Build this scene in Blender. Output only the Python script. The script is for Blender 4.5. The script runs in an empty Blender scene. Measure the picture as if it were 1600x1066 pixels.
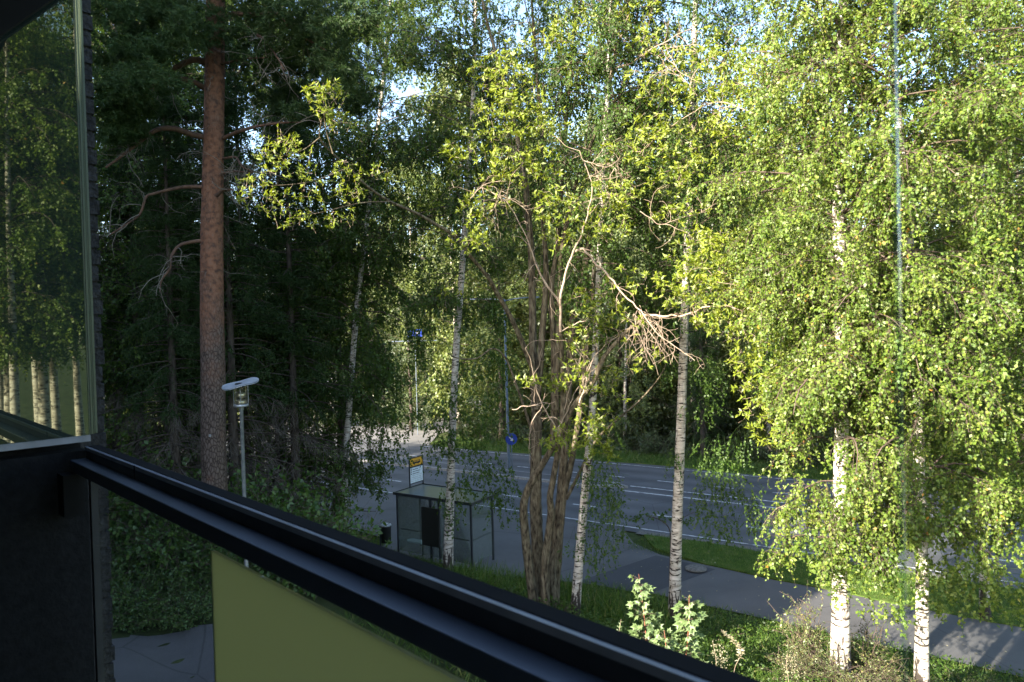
import bpy, math, numpy as np
from mathutils import Vector, Matrix
C = bpy.context.scene.collection
SC = bpy.context.scene
rad = math.radians

# ------------------------------------------------------------------ camera, sky, sun, exposure
F_PX, CX, CY, HCAM = 1067.0, 800.0, 533.0, 8.4
PITCH, ROLL = -0.016, 0.027
_F = np.array([0, math.cos(PITCH), math.sin(PITCH)])
_U0 = np.array([0, -math.sin(PITCH), math.cos(PITCH)])
_X = np.array([1.0, 0, 0])
_R = math.cos(ROLL) * _X - math.sin(ROLL) * _U0
_U = math.cos(ROLL) * _U0 + math.sin(ROLL) * _X
CAM = np.array([0, 0, HCAM])
cd = bpy.data.cameras.new('camera'); cam = bpy.data.objects.new('camera', cd); C.objects.link(cam)
cd.sensor_width = 36; cd.lens = 24.0; cd.clip_start = 0.05; cd.clip_end = 3000
cam.matrix_world = Matrix([[_R[0], _U[0], -_F[0], 0], [_R[1], _U[1], -_F[1], 0], [_R[2], _U[2], -_F[2], HCAM], [0, 0, 0, 1]])
cd.dof.use_dof = True; cd.dof.focus_distance = 18.0; cd.dof.aperture_fstop = 5.6
SC.camera = cam

SUN_EL = 24.0
HD = np.array([0.74, 0.672, 0.0]); HD /= np.linalg.norm(HD)      # horizontal way the sunlight travels
RD = np.array([HD[1], -HD[0], 0.0])                               # to its right
TAN = math.tan(rad(SUN_EL))
w = bpy.data.worlds.new('World'); SC.world = w; w.use_nodes = True
nt = w.node_tree; bg = nt.nodes['Background']
sky = nt.nodes.new('ShaderNodeTexSky'); sky.sky_type = 'NISHITA'; sky.sun_disc = False
sky.sun_elevation = rad(SUN_EL); sky.sun_rotation = rad(228); sky.air_density = 1.0; sky.dust_density = 1.5; sky.ozone_density = 1.0
nt.links.new(sky.outputs[0], bg.inputs[0]); bg.inputs[1].default_value = 0.15
sl = bpy.data.lights.new('sun', 'SUN'); sl.energy = 5.0; sl.angle = rad(0.6); sl.color = (1.0, 0.91, 0.76)
so = bpy.data.objects.new('sun', sl); C.objects.link(so)
so.rotation_euler = Vector((HD[0] * math.cos(rad(SUN_EL)), HD[1] * math.cos(rad(SUN_EL)), -math.sin(rad(SUN_EL)))).to_track_quat('-Z', 'Y').to_euler()
SC.view_settings.view_transform = 'Standard'; SC.view_settings.look = 'None'
SC.view_settings.exposure = 2.2; SC.view_settings.gamma = 1.0
SC.render.engine = 'CYCLES'
cy = SC.cycles
cy.max_bounces = 7; cy.diffuse_bounces = 4; cy.glossy_bounces = 3; cy.transmission_bounces = 5; cy.transparent_max_bounces = 12
cy.caustics_reflective = False; cy.caustics_refractive = False
cy.sample_clamp_indirect = 6.0
cy.use_denoising = True

# ------------------------------------------------------------------ helpers
def P(px, py, d):
    """point seen at pixel (px,py) of the 1600 px photograph at forward distance d"""
    v = _F + _R * ((px - CX) / F_PX) + _U * ((CY - py) / F_PX)
    return CAM + v * d
TH = rad(33.0)
UV = np.array([math.cos(TH), -math.sin(TH), 0]); NV = np.array([math.sin(TH), math.cos(TH), 0])
def SM(s, m, z=0.0):                       # along the road, across the road
    return UV * s + NV * m + np.array([0, 0, z])
def s_of(p): return p[..., 0] * UV[0] + p[..., 1] * UV[1]
def m_of(p): return p[..., 0] * NV[0] + p[..., 1] * NV[1]
def ground_z(x, y):
    m = x * NV[0] + y * NV[1]
    s = x * UV[0] + y * UV[1]
    t = np.clip((19.6 - m) / 11.0, 0, 1)
    z = 2.15 * t * t * (3 - 2 * t)
    und = 0.08 * np.sin(x * 1.3 + 0.4) * np.sin(y * 1.1) + 0.05 * np.sin(x * 2.9 + y * 2.3)
    k = np.clip((19.4 - m) / 2.0, 0, 1)
    return z + und * k - 0.04 * (1 - np.clip((19.5 - m) / 0.5, 0, 1))
def gz(p): return float(ground_z(np.array(p[0]), np.array(p[1])))

def props(o, label=None, cat=None, group=None, kind=None):
    if label: o['label'] = label
    if cat: o['category'] = cat
    if group: o['group'] = group
    if kind: o['kind'] = kind
    return o
def thing(name, label, cat, loc=(0, 0, 0), group=None):
    o = bpy.data.objects.new(name, None); C.objects.link(o); o.location = [float(c) for c in loc]
    o.empty_display_size = 0.2
    return props(o, label, cat, group)
def np_mesh(name, V, F, mat, parent=None, smooth=False, tint=None, world=True):
    """V (n,3) world coordinates, F (k,3|4) array or list of such arrays"""
    V = np.asarray(V, dtype=np.float64)
    if parent is not None and world:
        V = V - np.array(parent['_o'] if '_o' in parent else root_loc(parent))
    me = bpy.data.meshes.new(name)
    Fs = F if isinstance(F, list) else [F]
    Fs = [np.asarray(f, dtype=np.int32) for f in Fs if len(f)]
    nl = sum(f.size for f in Fs); nf = sum(len(f) for f in Fs)
    me.vertices.add(len(V)); me.vertices.foreach_set('co', V.astype(np.float32).ravel())
    me.loops.add(nl); me.polygons.add(nf)
    me.loops.foreach_set('vertex_index', np.concatenate([f.ravel() for f in Fs]))
    st = []; off = 0
    for f in Fs:
        st.append(off + np.arange(len(f)) * f.shape[1]); off += f.size
    me.polygons.foreach_set('loop_start', np.concatenate(st).astype(np.int32))
    if smooth: me.polygons.foreach_set('use_smooth', np.ones(nf, dtype=bool))
    me.update(calc_edges=True)
    if tint is not None:
        a = me.attributes.new('tint', 'FLOAT', 'POINT'); a.data.foreach_set('value', np.asarray(tint, dtype=np.float32))
    if mat: me.materials.append(mat)
    o = bpy.data.objects.new(name, me); C.objects.link(o)
    if parent is not None: o.parent = parent
    return o
def root_loc(o):
    l = np.array(o.location)
    while o.parent is not None:
        o = o.parent; l = l + np.array(o.location)
    return l

class MB:
    """collects shapes (world coordinates) into one mesh"""
    def __init__(s): s.V = []; s.Q = []; s.T = []; s.N = []; s.n = 0
    def add(s, V, F):
        V = np.asarray(V, float)
        for f in F:
            f = tuple(int(i) + s.n for i in f)
            (s.Q if len(f) == 4 else s.T if len(f) == 3 else s.N).append(f)
        s.V.append(V); s.n += len(V); return s
    def box(s, c, half, ax=None):
        """box with centre c, half sizes and axes ax (3 rows)"""
        ax = np.eye(3) if ax is None else np.asarray(ax, float)
        c = np.asarray(c, float); v = []
        for sx in (-1, 1):
            for sy in (-1, 1):
                for sz in (-1, 1):
                    v.append(c + ax[0] * half[0] * sx + ax[1] * half[1] * sy + ax[2] * half[2] * sz)
        return s.add(v, [(0, 1, 3, 2), (4, 6, 7, 5), (0, 4, 5, 1), (2, 3, 7, 6), (0, 2, 6, 4), (1, 5, 7, 3)])
    def prism(s, poly, ext):
        """closed polygon (list of points) extruded by vector ext"""
        poly = np.asarray(poly, float); n = len(poly); ext = np.asarray(ext, float)
        F = [tuple(range(n))[::-1], tuple(range(n, 2 * n))] + [(i, (i + 1) % n, n + (i + 1) % n, n + i) for i in range(n)]
        return s.add(np.vstack([poly, poly + ext]), F)
    def lathe(s, c, prof, n=20, axis=None):
        """profile [(r,z)] turned round the z axis at c"""
        c = np.asarray(c, float); a = np.linspace(0, 2 * math.pi, n, endpoint=False); V = []; F = []
        for r, z in prof:
            for t in a: V.append(c + np.array([r * math.cos(t), r * math.sin(t), z]))
        for k in range(len(prof) - 1):
            for i in range(n):
                j = (i + 1) % n; F.append((k * n + i, k * n + j, (k + 1) * n + j, (k + 1) * n + i))
        return s.add(V, F)
    def tube(s, pts, r, n=8, caps=True):
        V, Q = tubes(np.asarray([pts], float), np.full((1, len(pts)), r) if np.isscalar(r) else np.asarray([r], float), n)
        F = [tuple(q) for q in Q]
        if caps: F += [tuple(range(n))[::-1], tuple(range(len(V) - n, len(V)))]
        return s.add(V, F)
    def build(s, name, mat, parent=None, smooth=False):
        V = np.vstack(s.V) - (root_loc(parent) if parent is not None else 0)
        me = bpy.data.meshes.new(name)
        me.from_pydata([tuple(v) for v in V], [], s.Q + s.T + s.N)
        if smooth:
            for p in me.polygons: p.use_smooth = True
        me.materials.append(mat); me.update()
        o = bpy.data.objects.new(name, me); C.objects.link(o)
        if parent is not None: o.parent = parent
        return o

def nrm(v): return v / np.maximum(np.linalg.norm(v, axis=-1, keepdims=True), 1e-9)
def tubes(Pt, R, S):
    """Pt (B,K,3) polylines, R (B,K) radii -> verts, quads"""
    B, K, _ = Pt.shape
    T = np.empty_like(Pt); T[:, 1:-1] = Pt[:, 2:] - Pt[:, :-2]; T[:, 0] = Pt[:, 1] - Pt[:, 0]; T[:, -1] = Pt[:, -1] - Pt[:, -2]
    T = nrm(T)
    mean = nrm(Pt[:, -1] - Pt[:, 0] + 1e-6)
    ref = np.where(np.abs(mean[:, 2:3]) > 0.8, np.array([[1.0, 0.13, 0]]), np.array([[0.0, 0.05, 1.0]]))
    N = nrm(np.cross(T, ref[:, None, :])); Bn = np.cross(T, N)
    a = np.linspace(0, 2 * math.pi, S, endpoint=False)
    V = Pt[:, :, None, :] + R[:, :, None, None] * (N[:, :, None, :] * np.cos(a)[None, None, :, None] + Bn[:, :, None, :] * np.sin(a)[None, None, :, None])
    idx = np.arange(B * K * S).reshape(B, K, S)
    i0 = idx[:, :-1]; i1 = idx[:, 1:]
    Q = np.stack([i0, np.roll(i0, -1, 2), np.roll(i1, -1, 2), i1], -1).reshape(-1, 4)
    return V.reshape(-1, 3), Q
def spline(pts, n):
    """Catmull-Rom through rows of pts (any width), n samples"""
    pts = np.asarray(pts, float); k = len(pts)
    if k == 2:
        t = np.linspace(0, 1, n)[:, None]; return pts[0] * (1 - t) + pts[1] * t
    q = np.vstack([2 * pts[0] - pts[1], pts, 2 * pts[-1] - pts[-2]])
    d = np.concatenate([[0], np.cumsum(np.linalg.norm(np.diff(pts[:, :3], axis=0), axis=1))]); 
    u = np.interp(np.linspace(0, d[-1], n), d, np.arange(k)); i = np.minimum(u.astype(int), k - 2); f = (u - i)[:, None]
    p0, p1, p2, p3 = q[i], q[i + 1], q[i + 2], q[i + 3]
    return 0.5 * ((2 * p1) + (-p0 + p2) * f + (2 * p0 - 5 * p1 + 4 * p2 - p3) * f ** 2 + (-p0 + 3 * p1 - 3 * p2 + p3) * f ** 3)
def grow(o, d, L, K, sag, wig, rng):
    B = len(o); pts = np.empty((B, K, 3)); pts[:, 0] = o; d = nrm(d); st = (L / (K - 1))[:, None]
    for k in range(1, K):
        d = nrm(d + rng.normal(0, wig, (B, 3)) + np.array([0, 0, -1.0]) * sag * k / K)
        pts[:, k] = pts[:, k - 1] + d * st
    return pts
def at_poly(Pt, idx, u):
    K = Pt.shape[1]; f = u * (K - 1); i = np.minimum(f.astype(int), K - 2); f = (f - i)[:, None]
    a = Pt[idx, i]; b = Pt[idx, i + 1]
    return a * (1 - f) + b * f, nrm(b - a)
LIGHTWARD = -HD * 0.8 + np.array([0, 0, 0.45])
def leaves(pos, tip, L, wr, rng, fold=0.12, nbias=LIGHTWARD):
    """one folded kite per leaf -> verts, quads"""
    n = len(pos); tip = nrm(tip)
    rv = rng.normal(0, 1, (n, 3))
    if nbias is not None: rv = np.cross(tip, rv * 0.7 + nbias)
    wv = nrm(np.cross(tip, rv)) if nbias is None else nrm(rv)
    nv = np.cross(wv, tip); L = L[:, None]
    b = pos; t = pos + tip * L
    mid = pos + tip * L * 0.42 + nv * L * fold
    l = mid + wv * L * wr * 0.5; r = mid - wv * L * wr * 0.5
    V = np.stack([b, r, t, l], 1).reshape(-1, 3)
    return V, np.arange(4 * n).reshape(n, 4)
class Geo:
    def __init__(s): s.V = []; s.Q = []; s.t = []; s.n = 0
    def add(s, V, Q, tint=None):
        if not len(V): return
        s.V.append(V); s.Q.append(Q + s.n); s.n += len(V)
        if tint is not None: s.t.append(tint)
    def build(s, name, mat, parent=None, smooth=False):
        if not s.V: return None
        return np_mesh(name, np.vstack(s.V), np.vstack(s.Q), mat, parent, smooth, np.concatenate(s.t) if s.t else None)
def lv(geo, pos, tip, L, wr, rng, fold=0.12, nbias=LIGHTWARD, tint=None):
    V, Q = leaves(pos, tip, L, wr, rng, fold, nbias)
    t = rng.random(len(pos)) if tint is None else tint
    geo.add(V, Q, np.repeat(t, 4))

# ------------------------------------------------------------------ materials
def new_mat(name):
    m = bpy.data.materials.new(name); m.use_nodes = True
    m.node_tree.nodes.clear(); return m, m.node_tree.nodes, m.node_tree.links
def node(N, t, **k):
    n = N.new(t)
    for a, b in k.items(): setattr(n, a, b)
    return n
def ramp(N, stops, interp='LINEAR'):
    r = N.new('ShaderNodeValToRGB'); r.color_ramp.interpolation = interp; e = r.color_ramp.elements
    while len(e) < len(stops): e.new(0.5)
    for i, (p, c) in enumerate(stops): e[i].position = p; e[i].color = (*c, 1)
    return r
def leaf_mat(name, cols, trans=0.4, tcol=(1.25, 1.15, 0.45), gloss=0.06):
    m, N, L = new_mat(name)
    at = node(N, 'ShaderNodeAttribute', attribute_name='tint')
    r = ramp(N, cols); L.new(at.outputs['Fac'], r.inputs[0])
    df = N.new('ShaderNodeBsdfDiffuse'); tr = N.new('ShaderNodeBsdfTranslucent'); gl = N.new('ShaderNodeBsdfGlossy'); gl.inputs['Roughness'].default_value = 0.5
    mul = node(N, 'ShaderNodeMix', data_type='RGBA', blend_type='MULTIPLY'); mul.inputs[0].default_value = 1; mul.inputs[7].default_value = (*tcol, 1)
    L.new(r.outputs[0], mul.inputs[6]); L.new(r.outputs[0], df.inputs[0]); L.new(mul.outputs[2], tr.inputs[0])
    m1 = N.new('ShaderNodeMixShader'); m1.inputs[0].default_value = trans; m2 = N.new('ShaderNodeMixShader'); m2.inputs[0].default_value = gloss
    L.new(df.outputs[0], m1.inputs[1]); L.new(tr.outputs[0], m1.inputs[2]); L.new(m1.outputs[0], m2.inputs[1]); L.new(gl.outputs[0], m2.inputs[2])
    o = N.new('ShaderNodeOutputMaterial'); L.new(m2.outputs[0], o.inputs[0]); return m
def noisy(name, stops, scale=(1, 1, 1), nscale=5, detail=6, rough=0.8, bump=0.0, bscale=None, spec=0.3, interp='LINEAR', metallic=0.0, distort=0.0):
    m, N, L = new_mat(name)
    tc = N.new('ShaderNodeTexCoord'); mp = N.new('ShaderNodeMapping'); mp.inputs['Scale'].default_value = scale; L.new(tc.outputs['Object'], mp.inputs[0])
    nz = N.new('ShaderNodeTexNoise'); nz.inputs['Scale'].default_value = nscale; nz.inputs['Detail'].default_value = detail; nz.inputs['Distortion'].default_value = distort
    L.new(mp.outputs[0], nz.inputs[0]); r = ramp(N, stops, interp); L.new(nz.outputs[0], r.inputs[0])
    b = N.new('ShaderNodeBsdfPrincipled'); b.inputs['Roughness'].default_value = rough; b.inputs['Specular IOR Level'].default_value = spec; b.inputs['Metallic'].default_value = metallic
    L.new(r.outputs[0], b.inputs['Base Color'])
    if bump:
        n2 = N.new('ShaderNodeTexNoise'); n2.inputs['Scale'].default_value = bscale or nscale * 3; n2.inputs['Detail'].default_value = 5; L.new(mp.outputs[0], n2.inputs[0])
        bp = N.new('ShaderNodeBump'); bp.inputs['Strength'].default_value = bump; bp.inputs['Distance'].default_value = 0.02; L.new(n2.outputs[0], bp.inputs['Height']); L.new(bp.outputs[0], b.inputs['Normal'])
    o = N.new('ShaderNodeOutputMaterial'); L.new(b.outputs[0], o.inputs[0]); return m
def flat(name, col, rough=0.5, metallic=0.0, spec=0.5):
    v = 0.85
    return noisy(name, [(0.3, tuple(c * v for c in col)), (0.7, tuple(min(1, c * 1.12) for c in col))], nscale=9, rough=rough, metallic=metallic, spec=spec)
def glass_mat(name, tint=(0.93, 0.97, 0.95), refl=0.06, haze=0.0, rough=0.0, top=0.7):
    m, N, L = new_mat(name)
    tr = N.new('ShaderNodeBsdfTransparent'); tr.inputs[0].default_value = (*tint, 1)
    gl = N.new('ShaderNodeBsdfGlossy'); gl.inputs['Roughness'].default_value = rough
    lw = N.new('ShaderNodeLayerWeight'); lw.inputs[0].default_value = 0.35
    mr = N.new('ShaderNodeMapRange'); mr.inputs[3].default_value = refl; mr.inputs[4].default_value = top; L.new(lw.outputs['Fresnel'], mr.inputs[0])
    mr.inputs[1].default_value = 0.05
    mx = N.new('ShaderNodeMixShader'); L.new(mr.outputs[0], mx.inputs[0]); L.new(tr.outputs[0], mx.inputs[1]); L.new(gl.outputs[0], mx.inputs[2])
    out = mx
    if haze:
        df = N.new('ShaderNodeBsdfDiffuse'); df.inputs[0].default_value = (0.6, 0.7, 0.65, 1)
        m3 = N.new('ShaderNodeMixShader'); m3.inputs[0].default_value = haze; L.new(mx.outputs[0], m3.inputs[1]); L.new(df.outputs[0], m3.inputs[2]); out = m3
    o = N.new('ShaderNodeOutputMaterial'); L.new(out.outputs[0], o.inputs[0]); return m

def birch_bark():
    m, N, L = new_mat('birch_bark')
    tc = N.new('ShaderNodeTexCoord')
    def nz(scale, s, det=4, dist=0.0):
        mp = N.new('ShaderNodeMapping'); mp.inputs['Scale'].default_value = scale; L.new(tc.outputs['Object'], mp.inputs[0])
        n = N.new('ShaderNodeTexNoise'); n.inputs['Scale'].default_value = s; n.inputs['Detail'].default_value = det; n.inputs['Distortion'].default_value = dist; L.new(mp.outputs[0], n.inputs[0]); return n
    base = nz((1, 1, 3), 4, 6); rb = ramp(N, [(0.3, (0.26, 0.22, 0.175)), (0.5, (0.50, 0.45, 0.385)), (0.7, (0.68, 0.63, 0.57))]); L.new(base.outputs[0], rb.inputs[0])
    lent = nz((3.2, 3.2, 17), 1.5, 4, 0.4); rl = ramp(N, [(0.555, (0, 0, 0)), (0.61, (1, 1, 1))]); L.new(lent.outputs[0], rl.inputs[0])
    pat = nz((2.2, 2.2, 2.0), 1.5, 5, 0.8); rp = ramp(N, [(0.62, (0, 0, 0)), (0.67, (1, 1, 1))]); L.new(pat.outputs[0], rp.inputs[0])
    mx = node(N, 'ShaderNodeMix', data_type='RGBA', blend_type='LIGHTEN'); mx.inputs[0].default_value = 1; L.new(rl.outputs[0], mx.inputs[6]); L.new(rp.outputs[0], mx.inputs[7])
    sx = N.new('ShaderNodeSeparateXYZ'); L.new(tc.outputs['Object'], sx.inputs[0])
    ft = N.new('ShaderNodeMapRange'); ft.inputs[1].default_value = 1.6; ft.inputs[2].default_value = 0.0; ft.inputs[4].default_value = 0.5; L.new(sx.outputs[2], ft.inputs[0])
    fn = nz((5, 5, 1.2), 3, 5, 0.5); fa = node(N, 'ShaderNodeMath', operation='ADD'); L.new(ft.outputs[0], fa.inputs[0]); L.new(fn.outputs[0], fa.inputs[1]); rf = ramp(N, [(0.72, (0, 0, 0)), (0.80, (1, 1, 1))]); L.new(fa.outputs[0], rf.inputs[0])
    mf = node(N, 'ShaderNodeMix', data_type='RGBA', blend_type='LIGHTEN'); mf.inputs[0].default_value = 1; L.new(mx.outputs[2], mf.inputs[6]); L.new(rf.outputs[0], mf.inputs[7]); mx = mf
    cm = node(N, 'ShaderNodeMix', data_type='RGBA'); L.new(mx.outputs[2], cm.inputs[0]); L.new(rb.outputs[0], cm.inputs[6]); cm.inputs[7].default_value = (0.045, 0.036, 0.03, 1)
    b = N.new('ShaderNodeBsdfPrincipled'); b.inputs['Roughness'].default_value = 0.75; b.inputs['Specular IOR Level'].default_value = 0.2; L.new(cm.outputs[2], b.inputs['Base Color'])
    bp = N.new('ShaderNodeBump'); bp.inputs['Strength'].default_value = 0.5; bp.inputs['Distance'].default_value = 0.02; L.new(lent.outputs[0], bp.inputs['Height']); L.new(bp.outputs[0], b.inputs['Normal'])
    o = N.new('ShaderNodeOutputMaterial'); L.new(b.outputs[0], o.inputs[0]); return m
def pine_bark():
    m, N, L = new_mat('pine_bark')
    tc = N.new('ShaderNodeTexCoord'); sx = N.new('ShaderNodeSeparateXYZ'); L.new(tc.outputs['Object'], sx.inputs[0])
    n1 = N.new('ShaderNodeTexNoise'); n1.inputs['Scale'].default_value = 2.2; n1.inputs['Detail'].default_value = 8; n1.inputs['Roughness'].default_value = 0.65; L.new(tc.outputs['Object'], n1.inputs[0])
    mr = N.new('ShaderNodeMapRange'); mr.inputs[1].default_value = 4.6; mr.inputs[2].default_value = 8.2; L.new(sx.outputs[2], mr.inputs[0])
    ad = node(N, 'ShaderNodeMath', operation='MULTIPLY_ADD'); L.new(n1.outputs[0], ad.inputs[0]); ad.inputs[1].default_value = 2.4; L.new(mr.outputs[0], ad.inputs[2])
    sb = node(N, 'ShaderNodeMath', operation='SUBTRACT'); L.new(ad.outputs[0], sb.inputs[0]); sb.inputs[1].default_value = 1.3; sb.use_clamp = True
    mp = N.new('ShaderNodeMapping'); mp.inputs['Scale'].default_value = (1, 1, 0.45); L.new(tc.outputs['Object'], mp.inputs[0])
    vo = node(N, 'ShaderNodeTexVoronoi', feature='DISTANCE_TO_EDGE'); vo.inputs['Scale'].default_value = 16; L.new(mp.outputs[0], vo.inputs[0])
    cr = ramp(N, [(0.0, (0.035, 0.025, 0.02)), (0.12, (0.12, 0.088, 0.072)), (0.5, (0.18, 0.14, 0.12))]); L.new(vo.outputs[0], cr.inputs[0])
    n2 = N.new('ShaderNodeTexNoise'); n2.inputs['Scale'].default_value = 9; n2.inputs['Detail'].default_value = 8; L.new(tc.outputs['Object'], n2.inputs[0])
    ro = ramp(N, [(0.32, (0.085, 0.05, 0.038)), (0.45, (0.17, 0.083, 0.052)), (0.6, (0.24, 0.118, 0.072)), (0.75, (0.19, 0.12, 0.088))]); L.new(n2.outputs[0], ro.inputs[0])
    mx = node(N, 'ShaderNodeMix', data_type='RGBA'); L.new(sb.outputs[0], mx.inputs[0]); L.new(cr.outputs[0], mx.inputs[6]); L.new(ro.outputs[0], mx.inputs[7])
    b = N.new('ShaderNodeBsdfPrincipled'); b.inputs['Roughness'].default_value = 0.9; b.inputs['Specular IOR Level'].default_value = 0.15; L.new(mx.outputs[2], b.inputs['Base Color'])
    bp = N.new('ShaderNodeBump'); bp.inputs['Strength'].default_value = 0.8; bp.inputs['Distance'].default_value = 0.03; L.new(vo.outputs[0], bp.inputs['Height']); L.new(bp.outputs[0], b.inputs['Normal'])
    o = N.new('ShaderNodeOutputMaterial'); L.new(b.outputs[0], o.inputs[0]); return m

M = {}
M['birch_bark'] = birch_bark(); M['pine_bark'] = pine_bark()
M['dark_bark'] = noisy('dark_bark', [(0.3, (0.045, 0.034, 0.027)), (0.6, (0.10, 0.08, 0.065)), (0.8, (0.15, 0.13, 0.11))], (1, 1, 0.3), 12, bump=0.7)
M['willow_bark'] = noisy('willow_bark', [(0.32, (0.032, 0.025, 0.016)), (0.46, (0.105, 0.084, 0.055)), (0.60, (0.17, 0.14, 0.092)), (0.74, (0.22, 0.20, 0.13))], (1, 1, 0.30), 15, bump=1.0, bscale=20, rough=0.9, spec=0.15)
M['pale_twig'] = noisy('pale_twig', [(0.3, (0.24, 0.175, 0.12)), (0.7, (0.42, 0.33, 0.25))], nscale=8, rough=0.7)
M['brown_twig'] = noisy('brown_twig', [(0.3, (0.06, 0.042, 0.032)), (0.7, (0.15, 0.11, 0.085))], nscale=8)
M['dead_twig'] = noisy('dead_twig', [(0.3, (0.11, 0.095, 0.075)), (0.7, (0.21, 0.19, 0.155))], nscale=6)
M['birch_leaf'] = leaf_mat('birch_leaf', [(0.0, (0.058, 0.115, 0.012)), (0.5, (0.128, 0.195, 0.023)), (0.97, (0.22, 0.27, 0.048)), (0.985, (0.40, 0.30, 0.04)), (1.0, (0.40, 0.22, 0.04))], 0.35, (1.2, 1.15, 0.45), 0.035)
M['shade_leaf'] = leaf_mat('shade_leaf', [(0.0, (0.034, 0.078, 0.011)), (0.6, (0.064, 0.122, 0.016)), (1.0, (0.10, 0.155, 0.022))], 0.38, gloss=0.03)  # darker copy of the birch leaf: shade put into the colour
M['willow_leaf'] = leaf_mat('willow_leaf', [(0.0, (0.11, 0.17, 0.018)), (0.6, (0.22, 0.28, 0.024)), (0.98, (0.31, 0.35, 0.035)), (1.0, (0.42, 0.30, 0.05))], 0.40, (1.25, 1.15, 0.35), 0.04)
M['maple_leaf'] = leaf_mat('maple_leaf', [(0.0, (0.10, 0.16, 0.05)), (1.0, (0.17, 0.24, 0.09))], 0.3, gloss=0.06)
M['far_leaf'] = leaf_mat('far_leaf', [(0.0, (0.07, 0.11, 0.022)), (0.5, (0.13, 0.175, 0.036)), (1.0, (0.22, 0.25, 0.06))], 0.35, (1.2, 1.1, 0.5), 0.05)
M['far_dark_leaf'] = leaf_mat('far_dark_leaf', [(0.0, (0.038, 0.07, 0.02)), (1.0, (0.09, 0.13, 0.038))], 0.35)
M['needle'] = leaf_mat('needle', [(0.0, (0.020, 0.046, 0.013)), (0.9, (0.052, 0.090, 0.025)), (1.0, (0.13, 0.09, 0.035))], 0.15, gloss=0.02)
M['mid_shade_leaf'] = leaf_mat('mid_shade_leaf', [(0.0, (0.045, 0.105, 0.015)), (0.6, (0.085, 0.155, 0.022)), (1.0, (0.13, 0.20, 0.035))], 0.40, gloss=0.03)
M['shrub_leaf'] = leaf_mat('shrub_leaf', [(0.0, (0.042, 0.105, 0.018)), (1.0, (0.105, 0.19, 0.032))], 0.40, gloss=0.05)
M['weed_leaf'] = leaf_mat('weed_leaf', [(0.0, (0.075, 0.12, 0.028)), (0.75, (0.15, 0.19, 0.05)), (1.0, (0.30, 0.26, 0.10))], 0.35)
M['yellow_leaf'] = leaf_mat('yellow_leaf', [(0.0, (0.15, 0.19, 0.03)), (1.0, (0.36, 0.33, 0.05))], 0.4)
M['grass_blade'] = leaf_mat('grass_blade', [(0.0, (0.045, 0.10, 0.016)), (0.6, (0.09, 0.17, 0.024)), (0.9, (0.15, 0.21, 0.04)), (1.0, (0.27, 0.24, 0.11))], 0.3, gloss=0.03)
M['dry_leaf'] = leaf_mat('dry_leaf', [(0.0, (0.22, 0.19, 0.10)), (1.0, (0.40, 0.37, 0.25))], 0.2)
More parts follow.
